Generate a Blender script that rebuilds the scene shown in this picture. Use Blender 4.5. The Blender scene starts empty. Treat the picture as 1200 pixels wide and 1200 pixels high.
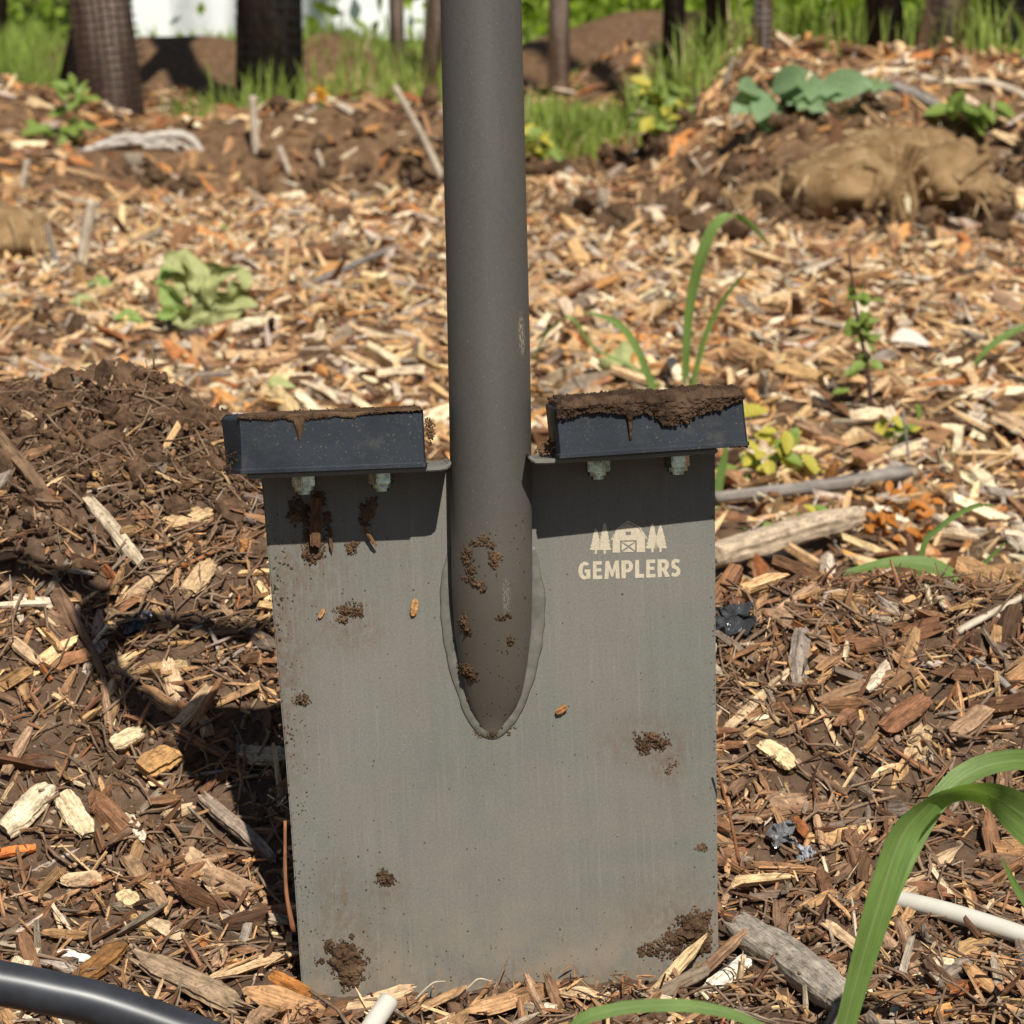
import bpy, bmesh, math, random
import numpy as np
from mathutils import Vector, Matrix, Euler
from mathutils.geometry import tessellate_polygon

scene = bpy.context.scene
COL = scene.collection
R = math.radians
rng = np.random.default_rng(7)
random.seed(7)

# ------------------------------------------------------------------ camera, world, sun, exposure
CAM = Vector((0.0, -1.27, 0.475))
PITCH = 11.3
TANH = 18.0 / 102.0
F = 600.0 / TANH                       # focal length in pixels of the 1200 px photograph
cd = bpy.data.cameras.new("camera")
cam = bpy.data.objects.new("camera", cd); COL.objects.link(cam)
cam.location = CAM
cam.rotation_euler = (R(90 - PITCH), 0, 0)
cd.lens = 102; cd.sensor_width = 36; cd.clip_start = 0.05; cd.clip_end = 2000
cd.dof.use_dof = True; cd.dof.focus_distance = 1.29; cd.dof.aperture_fstop = 27
cd.dof.aperture_blades = 7
scene.camera = cam

SUN_EL, SUN_AZ = 50.0, 15.0            # azimuth measured from straight behind the camera, to the right
world = bpy.data.worlds.new("World"); scene.world = world; world.use_nodes = True
wn = world.node_tree.nodes; wl = world.node_tree.links
sky = wn.new("ShaderNodeTexSky"); sky.sky_type = 'NISHITA'; sky.sun_disc = False
sky.sun_elevation = R(SUN_EL); sky.sun_rotation = R(180 - SUN_AZ)
sky.air_density = 1.0; sky.dust_density = 0.6; sky.ozone_density = 1.0
wl.new(sky.outputs[0], wn["Background"].inputs[0]); wn["Background"].inputs[1].default_value = 0.05
sl = bpy.data.lights.new("sun", 'SUN'); sl.energy = 5.0; sl.angle = R(0.53); sl.color = (1.0, 0.95, 0.86)
sun = bpy.data.objects.new("sun", sl); COL.objects.link(sun)
sv = Vector((math.sin(R(SUN_AZ)) * math.cos(R(SUN_EL)), -math.cos(R(SUN_AZ)) * math.cos(R(SUN_EL)), math.sin(R(SUN_EL))))
sun.rotation_euler = sv.to_track_quat('Z', 'Y').to_euler(); sun.location = sv * 20
vs = scene.view_settings
vs.view_transform = 'Standard'; vs.look = 'None'; vs.gamma = 1; vs.use_curve_mapping = False; vs.exposure = 0.15
scene.render.engine = 'CYCLES'
scene.cycles.max_bounces = 6; scene.cycles.diffuse_bounces = 3; scene.cycles.transparent_max_bounces = 8
try: scene.cycles.use_denoising = True
except Exception: pass

# ------------------------------------------------------------------ helpers
def tag(o, label=None, cat=None, group=None, kind=None):
    if label: o["label"] = label
    if cat: o["category"] = cat
    if group: o["group"] = group
    if kind: o["kind"] = kind
    return o

def mk(name, verts, faces, mat=None, parent=None, smooth=True, loc=None):
    me = bpy.data.meshes.new(name)
    me.from_pydata([tuple(v) for v in verts], [], [tuple(f) for f in faces])
    if smooth:
        me.polygons.foreach_set("use_smooth", [True] * len(me.polygons))
    me.update()
    o = bpy.data.objects.new(name, me); COL.objects.link(o)
    if mat: me.materials.append(mat)
    if parent: o.parent = parent
    if loc is not None: o.location = loc
    return o

def mk_np(name, V, loops, starts, totals, mat, attrs=None, smooth=False):
    me = bpy.data.meshes.new(name)
    me.vertices.add(len(V)); me.vertices.foreach_set("co", np.ascontiguousarray(V, np.float32).ravel())
    me.loops.add(len(loops)); me.loops.foreach_set("vertex_index", np.ascontiguousarray(loops, np.int32))
    me.polygons.add(len(starts)); me.polygons.foreach_set("loop_start", np.ascontiguousarray(starts, np.int32))
    try: me.polygons.foreach_set("loop_total", np.ascontiguousarray(totals, np.int32))
    except Exception: pass
    for k, (dom, typ, data) in (attrs or {}).items():
        a = me.attributes.new(k, typ, dom)
        a.data.foreach_set("color" if typ == 'FLOAT_COLOR' else "vector", np.ascontiguousarray(data, np.float32).ravel())
    me.polygons.foreach_set("use_smooth", np.full(len(starts), smooth))
    me.update(calc_edges=True); me.validate()
    if mat: me.materials.append(mat)
    o = bpy.data.objects.new(name, me); COL.objects.link(o)
    return o

def empty(name, loc):
    o = bpy.data.objects.new(name, None); COL.objects.link(o); o.location = loc
    o.empty_display_size = 0.02
    return o

# --- value noise
def _hash(ix, iy, seed):
    h = (ix.astype(np.int64) * 374761393 + iy.astype(np.int64) * 668265263 + seed * 1274126177) & 0xFFFFFFFF
    h = ((h ^ (h >> 13)) * 1103515245) & 0xFFFFFFFF
    h = ((h ^ (h >> 16)) * 2654435761) & 0xFFFFFFFF
    return ((h ^ (h >> 15)) & 0xFFFFFF) / float(0xFFFFFF)
def vnoise(x, y, seed=0):
    x = np.asarray(x, float); y = np.asarray(y, float)
    ix = np.floor(x); iy = np.floor(y); fx = x - ix; fy = y - iy
    fx = fx * fx * (3 - 2 * fx); fy = fy * fy * (3 - 2 * fy)
    a = _hash(ix, iy, seed); b = _hash(ix + 1, iy, seed); c = _hash(ix, iy + 1, seed); d = _hash(ix + 1, iy + 1, seed)
    return (a * (1 - fx) + b * fx) * (1 - fy) + (c * (1 - fx) + d * fx) * fy
def fbm(x, y, seed=0, octv=3):
    s = 0; a = 0.5; t = 0
    for i in range(octv):
        s = s + a * vnoise(x * 2 ** i, y * 2 ** i, seed + i * 17); t += a; a *= 0.5
    return s / t
def sstep(a, b, x):
    t = np.clip((np.asarray(x, float) - a) / (b - a), 0, 1); return t * t * (3 - 2 * t)
def gauss(x, c, s): return np.exp(-((x - c) / s) ** 2)

# --- the ground's height
def gh(x, y, fine=True):
    x = np.asarray(x, float); y = np.asarray(y, float)
    s = sstep(-0.20, 0.08, x)
    A = 0.203 * (1 - s) + 0.118 * s; yc = 0.42 * (1 - s) + 0.29 * s; sg = 0.28 * (1 - s) + 0.17 * s
    sg = np.where(y > yc, np.where(s > .5, 0.17, 0.22), sg)
    A = A * (1 - 0.22 * sstep(-0.28, -0.75, x)) * (1 - .3 * sstep(.35, .9, x)) * (0.9 + 0.2 * vnoise(x * 6, y * 2 + 3, 5))
    z = A * gauss(y, yc, sg) - 0.022 * (1 - s) * sstep(0.3, 0.0, y)
    z = z + 0.05 * (fbm(x * 1.3 + 7, y * 1.1, 11, 2) - .5) * sstep(0.9, 1.6, y)
    # back right ridge and plateau
    sr = sstep(0.20, 0.50, x)
    z = z + sr * (0.235 * sstep(3.35, 3.95, y) - 0.225 * sstep(4.7, 6.6, y))
    # left back: humps and pits
    z = z + 0.05 * gauss(x, -0.45, .9) * gauss(y, 5.1, .5) - 0.19 * gauss(x, -0.30, .22) * gauss(y, 4.45, .28) - 0.10 * gauss(x, -0.62, .2) * gauss(y, 4.6, .25)
    z = z + 0.10 * gauss(x, -0.34, .35) * gauss(y, 4.95, .22)
    z = z + 0.13 * gauss(x, -1.25, .3) * gauss(y, 5.4, .3)
    # soil heaps
    for cx, cy, a, sx, sy in ((0.32, 8.3, .19, .42, .5), (0.80, 8.0, .12, .4, .5), (-0.95, 8.6, .10, .32, .5), (-1.35, 8.4, .11, .3, .4), (0.36, 6.9, .16, .22, .3), (-.55, 7.6, .16, .2, .3)):
        z = z + a * gauss(x, cx, sx) * gauss(y, cy, sy)
    z = z + 0.010 * np.clip(y - 10, 0, 60) - 0.005 * np.clip(y - 70, 0, 1e4) * 0
    z = z - .010 * gauss(x, .0, .13) * gauss(y, -.03, .07)      # scraped hollow before the blade
    if fine:
        near = sstep(1.6, 0.6, y)
        z = z + near * (0.016 * (fbm(x * 26, y * 26, 21, 3) - .5) + 0.005 * (fbm(x * 110, y * 110, 31, 2) - .5))
        z = z + (1 - near) * (0.045 * (fbm(x * 5, y * 5, 41, 3) - .5))
        z = z + 0.07 * gauss(x, .55, .9) * gauss(y, 3.75, .35) * (fbm(x * 9, y * 9, 51, 3) - .5) * 1.6
        z = z + .034 * gauss(x, -.26, .16) * gauss(y, .40, .11) * (fbm(x * 17 + 3, y * 17, 91, 3) - .5) * 2
        # the crumbly lump on the left mound's crest
        z = z + 0.026 * gauss(x, -0.225, .055) * gauss(y, .43, .06)
    return z

CP, SP = math.cos(R(PITCH)), math.sin(R(PITCH))
def ray(px, py):
    u = (px - 600) / F; v = (600 - py) / F
    return Vector((u, CP + v * SP, -SP + v * CP))
def hit(px, py, tmin=0.7):
    d = ray(px, py)
    t = np.geomspace(tmin, 80, 9000)
    zz = CAM.z + t * d.z - gh(CAM.x + t * d.x, CAM.y + t * d.y)
    k = int(np.argmax(zz < 0)) if (zz < 0).any() else len(t) - 1
    return CAM + d * float(t[k])
def onplane(px, py, y):
    d = ray(px, py); return CAM + d * ((y - CAM.y) / d.y)
def atdist(px, dist):
    """ground point at a distance along the view axis, in the photograph's column px"""
    y = CAM.y + dist; x = (px - 600) / F * dist
    return Vector((x, y, float(gh(x, y))))

def tube(pts, radii, n=10, jitter=0.0, rnd=None, cap=True, flat=1.0):
    V = []; Fc = []
    pts = [Vector(p) for p in pts]
    up = Vector((0, 0, 1)); prev = None
    for i, p in enumerate(pts):
        t = (pts[min(i + 1, len(pts) - 1)] - pts[max(i - 1, 0)]).normalized()
        if prev is None:
            a = t.cross(up)
            if a.length < 1e-3: a = t.cross(Vector((0, 1, 0)))
        else: a = prev - t * prev.dot(t)
        a.normalize(); prev = a; b = t.cross(a)
        r = radii[i] if hasattr(radii, '__len__') else radii
        for k in range(n):
            th = 2 * math.pi * k / n
            rr = r * (1 + (rnd.uniform(-jitter, jitter) if rnd else 0))
            V.append(p + a * math.cos(th) * rr + b * math.sin(th) * rr * flat)
    m = len(pts)
    for i in range(m - 1):
        for k in range(n):
            k2 = (k + 1) % n
            Fc.append((i * n + k, i * n + k2, (i + 1) * n + k2, (i + 1) * n + k))
    if cap:
        Fc.append(tuple(range(n - 1, -1, -1))); Fc.append(tuple(range((m - 1) * n, m * n)))
    return V, Fc

def smooth_path(pts, n):
    """Catmull-Rom through the points (each a tuple of any length)"""
    P = [np.array(p, float) for p in pts]; P = [2 * P[0] - P[1]] + P + [2 * P[-1] - P[-2]]
    out = []; segs = len(P) - 3
    for i in range(n):
        t = i / (n - 1) * segs; k = min(int(t), segs - 1); f = t - k
        a, b, c, d = P[k:k + 4]
        out.append(0.5 * ((2 * b) + (c - a) * f + (2 * a - 5 * b + 4 * c - d) * f * f + (3 * b - a - 3 * c + d) * f ** 3))
    return out

def twisted(P, tw):
    """side vectors for a leaf blade that shows its face turned by tw degrees from the way the photograph looks"""
    out = []; n = len(P)
    for i in range(n):
        t = (Vector(P[min(i + 1, n - 1)]) - Vector(P[max(i - 1, 0)])).normalized(); vd = Vector((0, 1, 0)); vd = (vd - t * vd.dot(t)).normalized()
        a = R(np.interp(i / (n - 1), np.linspace(0, 1, len(tw)), tw)); out.append(vd.cross(t) * math.cos(a) + vd * math.sin(a))
    return out
def ribbon(pts, widths, side, fold=0.25):
    """leaf blade: 5 verts across with a sunken midrib; side = preferred width direction"""
    V = []; Fc = []
    for i, p in enumerate(pts):
        p = Vector(p); t = (Vector(pts[min(i + 1, len(pts) - 1)]) - Vector(pts[max(i - 1, 0)])).normalized()
        sd = side[i] if isinstance(side, list) else side
        a = (sd - t * sd.dot(t)).normalized(); nrm = a.cross(t)
        w = widths[i]
        for q in (-1, -.5, 0, .5, 1):
            V.append(p + a * (q * w * .5) + nrm * (fold * w * .5 * (abs(q) - .5)))
    for i in range(len(pts) - 1):
        for k in range(4):
            Fc.append((i * 5 + k, i * 5 + k + 1, i * 5 + k + 6, i * 5 + k + 5))
    return V, Fc

def join(parts):
    V = []; Fc = []
    for v, f in parts:
        b = len(V); V += list(v); Fc += [tuple(i + b for i in q) for q in f]
    return V, Fc

# ------------------------------------------------------------------ materials
def srgb(r, g, b):
    f = lambda c: ((c / 255 + 0.055) / 1.055) ** 2.4 if c > 10 else c / 255 / 12.92
    return (f(r), f(g), f(b), 1)
class MT:
    def __init__(self, name, rough=.8, spec=.3):
        self.m = bpy.data.materials.new(name); self.m.use_nodes = True
        self.n = self.m.node_tree.nodes; self.l = self.m.node_tree.links
        self.b = self.n["Principled BSDF"]; self.b.inputs["Roughness"].default_value = rough
        self.b.inputs["Specular IOR Level"].default_value = spec
    def node(self, t, **kw):
        x = self.n.new(t)
        for k, v in kw.items():
            if hasattr(x, k): setattr(x, k, v)
            else: x.inputs[k].default_value = v
        return x
    def coords(self, which="Object", scale=(1, 1, 1), attr=None, loc=(0, 0, 0)):
        if attr: src = self.node("ShaderNodeAttribute", attribute_name=attr).outputs["Vector"]
        else: src = self.node("ShaderNodeTexCoord").outputs[which]
        mp = self.node("ShaderNodeMapping"); mp.inputs["Scale"].default_value = scale; mp.inputs["Location"].default_value = loc
        self.l.new(src, mp.inputs[0]); return mp.outputs[0]
    def noise(self, vec, scale=5, detail=4, rough=.6, dist=0):
        x = self.node("ShaderNodeTexNoise"); x.inputs["Scale"].default_value = scale; x.inputs["Detail"].default_value = detail
        x.inputs["Roughness"].default_value = rough; x.inputs["Distortion"].default_value = dist
        self.l.new(vec, x.inputs["Vector"]); return x.outputs["Fac"]
    def ramp(self, fac, stops, interp='LINEAR'):
        x = self.node("ShaderNodeValToRGB"); cr = x.color_ramp; cr.interpolation = interp
        while len(cr.elements) < len(stops): cr.elements.new(0.5)
        for e, (p, c) in zip(cr.elements, stops):
            e.position = p; e.color = c if hasattr(c, '__len__') else (c, c, c, 1)
        self.l.new(fac, x.inputs[0]); return x.outputs[0]
    def mix(self, fac, a, b, blend='MIX'):
        x = self.node("ShaderNodeMix"); x.data_type = 'RGBA'; x.blend_type = blend
        for s, v in ((x.inputs[0], fac), (x.inputs[6], a), (x.inputs[7], b)):
            if hasattr(v, 'is_linked'): self.l.new(v, s)
            else: s.default_value = v
        return x.outputs[2]
    def math(self, op, a, b=0.0):
        x = self.node("ShaderNodeMath"); x.operation = op
        for s, v in ((x.inputs[0], a), (x.inputs[1], b)):
            if hasattr(v, 'is_linked'): self.l.new(v, s)
            else: s.default_value = v
        return x.outputs[0]
    def col(self, c):
        if hasattr(c, 'is_linked'): self.l.new(c, self.b.inputs["Base Color"])
        else: self.b.inputs["Base Color"].default_value = c
        return self
    def rough(self, c):
        self.l.new(c, self.b.inputs["Roughness"]); return self
    def bump(self, h, strength=.5, dist=.002):
        x = self.node("ShaderNodeBump"); x.inputs["Strength"].default_value = strength; x.inputs["Distance"].default_value = dist
        self.l.new(h, x.inputs["Height"]); self.l.new(x.outputs[0], self.b.inputs["Normal"]); return self

def wood_chip_mat():
    t = MT("wood_chips", .88, .15)
    c = t.node("ShaderNodeAttribute", attribute_name="tint").outputs["Color"]
    v = t.coords(attr="grain", scale=(1, 1, 1))
    mp = t.node("ShaderNodeMapping"); mp.inputs["Scale"].default_value = (60, 900, 900); t.l.new(v, mp.inputs[0])
    g = t.noise(mp.outputs[0], 1, 3, .6)
    mp2 = t.node("ShaderNodeMapping"); mp2.inputs["Scale"].default_value = (90, 180, 180); t.l.new(v, mp2.inputs[0])
    g2 = t.noise(mp2.outputs[0], 1, 3, .6)
    k = t.ramp(g, [(.28, .45), (.5, 1.0), (.72, 1.35)])
    k2 = t.ramp(g2, [(.28, .5), (.45, .95), (.65, 1.25)])
    cc = t.mix(1.0, t.mix(1.0, c, k, 'MULTIPLY'), k2, 'MULTIPLY')
    dirt = t.ramp(t.noise(t.coords(attr="grain", scale=(1, 1, 1)), 420, 4, .7), [(.52, 0.0), (.70, .75)])
    t.col(t.mix(dirt, cc, (.085, .056, .038, 1)))
    t.bump(t.mix(.45, g, g2), .8, .0018); return t.m
def soil_mat():
    t = MT("soil", .95, .1)
    v = t.coords("Object")
    a = t.noise(v, 45, 6, .7); b = t.noise(v, 420, 3, .7)
    sep = t.node("ShaderNodeSeparateXYZ"); t.l.new(v, sep.inputs[0])
    dark = t.ramp(a, [(.3, (.060, .038, .025, 1)), (.55, (.135, .086, .056, 1)), (.75, (.24, .16, .105, 1))])
    lite = t.ramp(a, [(.3, (.06, .035, .018, 1)), (.5, (.17, .10, .055, 1)), (.75, (.30, .19, .105, 1))])
    nearfac = t.ramp(t.math('MULTIPLY', sep.outputs[1], .25), [(.17, 0.0), (.30, 1.0)])
    c = t.mix(nearfac, dark, lite)
    big = t.noise(t.coords("Object", (.55, .3, 1)), 1, 3, .6)
    gr = t.math('MULTIPLY', t.ramp(t.math('MULTIPLY', sep.outputs[1], .05), [(.43, 0.0), (.56, 1.0)]), t.ramp(big, [(.4, 0.25), (.55, 1.0)]))
    c = t.mix(gr, c, (.09, .14, .03, 1))
    t.col(c); t.bump(t.mix(.5, a, b), .8, .006); return t.m
def crumb_mat(name, c0, c1, c2):
    t = MT(name, .95, .12); v = t.coords("Object")
    a = t.noise(v, 350, 4, .7); d = t.noise(v, 60, 3, .6)
    t.col(t.mix(t.ramp(d, [(.45, 0.0), (.7, .75)]), t.ramp(a, [(.3, c0), (.6, c1)]), c2)); t.bump(a, .8, .001); return t.m

def blade_mat():
    t = MT("blade_paint", .62, .32); v = t.coords("Object")
    big = t.noise(v, 14, 5, .6)
    st = t.noise(t.coords("Object", (220, 220, 6)), 1, 3, .6)
    fine = t.noise(v, 900, 2, .6)
    base = t.ramp(big, [(.3, (.144, .144, .124, 1)), (.7, (.181, .173, .151, 1))])
    base = t.mix(1.0, base, t.ramp(st, [(.3, .95), (.7, 1.04)]), 'MULTIPLY')
    base = t.mix(t.ramp(t.noise(t.coords("Object", (1, 1, .6), loc=(5, 2, 1)), 26, 4, .6), [(.45, 0.0), (.68, .5)]), base, (.186, .159, .139, 1))
    base = t.mix(t.ramp(t.noise(t.coords("Object", (1, 1, .5), loc=(1, 7, 4)), 34, 4, .6), [(.50, 0.0), (.70, .45)]), base, (.138, .153, .131, 1))
    base = t.mix(1.0, base, t.ramp(fine, [(.3, .86), (.7, 1.10)]), 'MULTIPLY')
    # pale dust flecks, denser towards the tip
    sep = t.node("ShaderNodeSeparateXYZ"); t.l.new(v, sep.inputs[0])
    low = t.ramp(t.math('MULTIPLY', sep.outputs[2], 4.0), [(.0, 1.0), (.42, .0)])
    patch = t.noise(v, 38, 4, .65)
    fl = t.ramp(t.noise(v, 1500, 2, .5), [(.65, 0.0), (.72, 1.0)])
    fl = t.math('MULTIPLY', fl, t.ramp(patch, [(.42, .15), (.65, .8)]))
    base = t.mix(fl, base, (.40, .35, .26, 1))
    dust = t.math('MULTIPLY', t.math('MULTIPLY', low, t.ramp(patch, [(.46, 0.0), (.70, 1.0)])), .22)
    base = t.mix(dust, base, (.33, .27, .19, 1))
    FILM = t.ramp(t.noise(t.coords("Object", (1, 1, .6)), 330, 5, .75), [(.41, 0.0), (.58, .6)])
    # brownish soil smears
    sm = t.ramp(t.noise(t.coords("Object", (1, 1, .45)), 46, 5, .7), [(.60, 0.0), (.78, .35)])
    base = t.mix(sm, base, (.20, .135, .09, 1))
    # thin dried soil films round the places where soil sticks
    for (px, py, hw, hh) in ((366, 640, 40, 50), (410, 716, 46, 34), (405, 1120, 60, 60), (768, 872, 60, 36), (790, 900, 22, 30), (800, 1095, 80, 56), (330, 700, 34, 90), (335, 800, 26, 120), (452, 1032, 26, 24), (395, 1040, 26, 50), (640, 1150, 200, 16)):
        m = t.node("ShaderNodeMapping"); m.vector_type = 'TEXTURE'; m.inputs["Location"].default_value = ((px - 575 + (1150 - py) * .035) * .000383, 0, (1150 - py) * .000383); m.inputs["Scale"].default_value = (hw * .00052, 1e3, hh * .00052)
        t.l.new(v, m.inputs[0]); d = t.node("ShaderNodeVectorMath"); d.operation = 'LENGTH'; t.l.new(m.outputs[0], d.inputs[0])
        fm = t.math('MULTIPLY', t.ramp(d.outputs["Value"], [(.2, 1.0), (1.0, 0.0)]), FILM)
        base = t.mix(fm, base, (.125, .083, .055, 1))
    # fine scratches through the paint, in two directions
    for (ang, lo_, k) in ((12, .57, 3), (-38, .61, 11), (84, .60, 5), (-4, .57, 8)):
        m = t.node("ShaderNodeMapping"); m.inputs["Rotation"].default_value = (0, R(ang), 0); m.inputs["Location"].default_value = (k, 0, k); m.inputs["Scale"].default_value = (700, 1, 14); t.l.new(v, m.inputs[0])
        sc_ = t.ramp(t.noise(m.outputs[0], 1, 2, .45), [(lo_, 0.0), (lo_ + .07, .20)])
        sc_ = t.math('MULTIPLY', sc_, t.ramp(t.noise(t.coords("Object", loc=(k, k, k)), 30, 3, .6), [(.48, 0.0), (.62, 1.0)]))
        base = t.mix(sc_, base, (.25, .235, .205, 1))
    rim = t.ramp(t.math('MULTIPLY', sep.outputs[2], 10.0), [(.02, 1.0), (.42, 0.0)])
    rim = t.math('MULTIPLY', rim, t.ramp(t.noise(v, 60, 5, .7), [(.40, 0.0), (.60, .6)]))
    base = t.mix(rim, base, (.25, .195, .13, 1))
    t.col(base)
    scr = t.noise(t.coords("Object", (900, 900, 9), loc=(3, 1, 2)), 1, 2, .5)
    t.bump(t.mix(.4, fine, scr), .12, .0006)
    t.rough(t.ramp(big, [(.3, .52), (.7, .72)])); return t.m
def handle_mat():
    t = MT("handle_paint", .5, .4); v = t.coords("Object")
    big = t.noise(t.coords("Object", (1, 1, .25)), 22, 4, .6); fine = t.noise(v, 700, 3, .6)
    base = t.ramp(big, [(.3, (.074, .070, .060, 1)), (.7, (.094, .086, .073, 1))])
    base = t.mix(1.0, base, t.ramp(fine, [(.3, .90), (.7, 1.08)]), 'MULTIPLY')
    sep = t.node("ShaderNodeSeparateXYZ"); t.l.new(v, sep.inputs[0])
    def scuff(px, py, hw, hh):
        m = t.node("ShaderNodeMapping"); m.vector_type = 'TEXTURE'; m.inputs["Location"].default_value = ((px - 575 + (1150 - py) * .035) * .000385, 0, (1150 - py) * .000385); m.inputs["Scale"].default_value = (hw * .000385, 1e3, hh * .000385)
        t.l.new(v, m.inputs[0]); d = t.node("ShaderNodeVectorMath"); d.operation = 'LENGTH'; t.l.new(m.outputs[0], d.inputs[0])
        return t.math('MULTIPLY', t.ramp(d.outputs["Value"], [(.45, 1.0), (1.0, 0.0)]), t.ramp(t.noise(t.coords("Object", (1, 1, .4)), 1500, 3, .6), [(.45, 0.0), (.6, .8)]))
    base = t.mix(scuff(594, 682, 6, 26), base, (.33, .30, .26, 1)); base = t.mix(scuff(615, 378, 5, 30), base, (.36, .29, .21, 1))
    low = t.ramp(t.math('MULTIPLY', sep.outputs[2], 3.0), [(.52, 1.0), (.68, 0.0)])
    base = t.mix(t.math('MULTIPLY', low, .5), base, (.115, .095, .075, 1))
    fl = t.ramp(t.noise(v, 1300, 2, .5), [(.70, 0.0), (.75, .5)])
    base = t.mix(fl, base, (.3, .27, .21, 1))
    t.col(base); t.rough(t.ramp(big, [(.3, .42), (.7, .56)])); t.bump(fine, .06, .0005); return t.m
def rubber_mat():
    t = MT("rubber", .55, .4); v = t.coords("Object")
    big = t.noise(v, 30, 5, .65)
    base = t.ramp(big, [(.3, (.009, .0125, .018, 1)), (.7, (.021, .028, .038, 1))])
    fl = t.ramp(t.noise(v, 900, 2, .5), [(.64, 0.0), (.72, 1.0)])
    base = t.mix(t.math('MULTIPLY', fl, t.ramp(big, [(.4, .1), (.7, .7)])), base, (.22, .18, .13, 1))
    sm = t.ramp(t.noise(v, 70, 4, .7), [(.55, 0.0), (.75, .4)])
    base = t.mix(sm, base, (.085, .08, .075, 1))
    t.col(base); t.bump(t.noise(v, 500, 3, .6), .15, .0006); t.rough(t.ramp(big, [(.3, .45), (.7, .7)])); return t.m
def simple(name, c, rough=.6, spec=.3, metal=0, var=.25, scale=80, bump=.1):
    t = MT(name, rough, spec); v = t.coords("Object"); a = t.noise(v, scale, 4, .6)
    lo = tuple(x * (1 - var) for x in c[:3]) + (1,); hi = tuple(min(1, x * (1 + var)) for x in c[:3]) + (1,)
    t.col(t.ramp(a, [(.3, lo), (.7, hi)])); t.b.inputs["Metallic"].default_value = metal
    if bump: t.bump(a, bump, .001)
    return t.m
def leaf_mat(name, c, trans=.35, rough=.45, var=.25, scale=40, veins=False):
    t = MT(name, rough, .35); v = t.coords("Object"); a = t.noise(v, scale, 3, .6)
    lo = tuple(x * (1 - var) for x in c) + (1,); hi = tuple(x * (1 + var) for x in c) + (1,)
    cc = t.ramp(a, [(.3, lo), (.7, hi)])
    if veins:      # parallel veins along the blade and a paler midrib
        at = t.coords(attr="across", scale=(16, .35, 1)); vn = t.noise(at, 1, 3, .55)
        cc = t.mix(1.0, cc, t.ramp(vn, [(.3, .78), (.7, 1.2)]), 'MULTIPLY')
        sp = t.node("ShaderNodeSeparateXYZ"); t.l.new(t.coords(attr="across"), sp.inputs[0])
        cc = t.mix(t.ramp(t.math('ABSOLUTE', sp.outputs[0]), [(.02, .55), (.11, 0.0)]), cc, (.36, .46, .20, 1))
        cc = t.mix(t.ramp(t.noise(v, 260, 3, .6), [(.70, 0.0), (.76, .5)]), cc, (.32, .26, .12, 1))
        t.bump(vn, .35, .0006)
    t.col(cc)
    tr = t.node("ShaderNodeBsdfTranslucent"); t.l.new(t.mix(1.0, cc, (1.2, 1.3, .5, 1), 'MULTIPLY'), tr.inputs[0])
    ms = t.node("ShaderNodeMixShader"); ms.inputs[0].default_value = trans
    t.l.new(t.b.outputs[0], ms.inputs[1]); t.l.new(tr.outputs[0], ms.inputs[2])
    t.l.new(ms.outputs[0], t.n["Material Output"].inputs[0]); return t.m
def grain_mat(name, lo, hi, scale=(30, 300, 300), rough=.85, bump=.6, coord="Object", bd=.002):
    """wood whose grain runs along the object's own x axis"""
    t = MT(name, rough, .2); a = t.noise(t.coords(coord, scale), 1, 5, .65); b = t.noise(t.coords(coord), 90, 4, .6)
    c = t.ramp(a, [(.28, lo), (.68, hi)])
    t.col(t.mix(1.0, c, t.ramp(b, [(.3, .7), (.65, 1.15)]), 'MULTIPLY')); t.bump(a, bump, bd); return t.m

M_CHIP = wood_chip_mat(); M_SOIL = soil_mat()
M_CRUMB = crumb_mat("soil_crumb", (.03, .018, .010, 1), (.105, .062, .036, 1), (.20, .125, .07, 1))
M_CRUMB_D = crumb_mat("dark_soil_crumb", (.034, .020, .012, 1), (.112, .066, .039, 1), (.21, .128, .076, 1))
M_BLADE = blade_mat(); M_HANDLE = handle_mat(); M_RUBBER = rubber_mat()
M_ZINC = simple("zinc", (.42, .45, .36), .22, .5, 1.0, .5, 300, .35)
M_WELD = simple("weld_paint", (.128, .124, .104), .55, .35, 0, .22, 160, .25)
M_CRUST = crumb_mat("crust_soil", (.018, .011, .007, 1), (.068, .041, .026, 1), (.125, .076, .046, 1))
M_PRINT = simple("print_ink", (.50, .43, .32), .7, .2, 0, .14, 700, 0)
M_GRASS = leaf_mat("grass_blade", (.22, .35, .095), .52, .42, .2, 30, True)
M_GRASS2 = leaf_mat("wild_grass", (.31, .40, .09), .5, .5, .45, 4)
M_PALELEAF = leaf_mat("pale_leaf", (.40, .42, .18), .2, .7, .35, 40)
M_YELLEAF = leaf_mat("yellow_leaf", (.50, .44, .07), .3, .6, .4, 25)
M_ORLEAF = leaf_mat("orange_leaf", (.50, .19, .035), .25, .6, .5, 40)
M_WEED = leaf_mat("weed_leaf", (.22, .30, .065), .3, .5, .4, 30)
M_DOCK = leaf_mat("dock_leaf", (.23, .34, .17), .35, .5, .25, 20)
M_TREELEAF = leaf_mat("tree_leaf", (.085, .16, .02), .45, .5, .5, 2)

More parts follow.
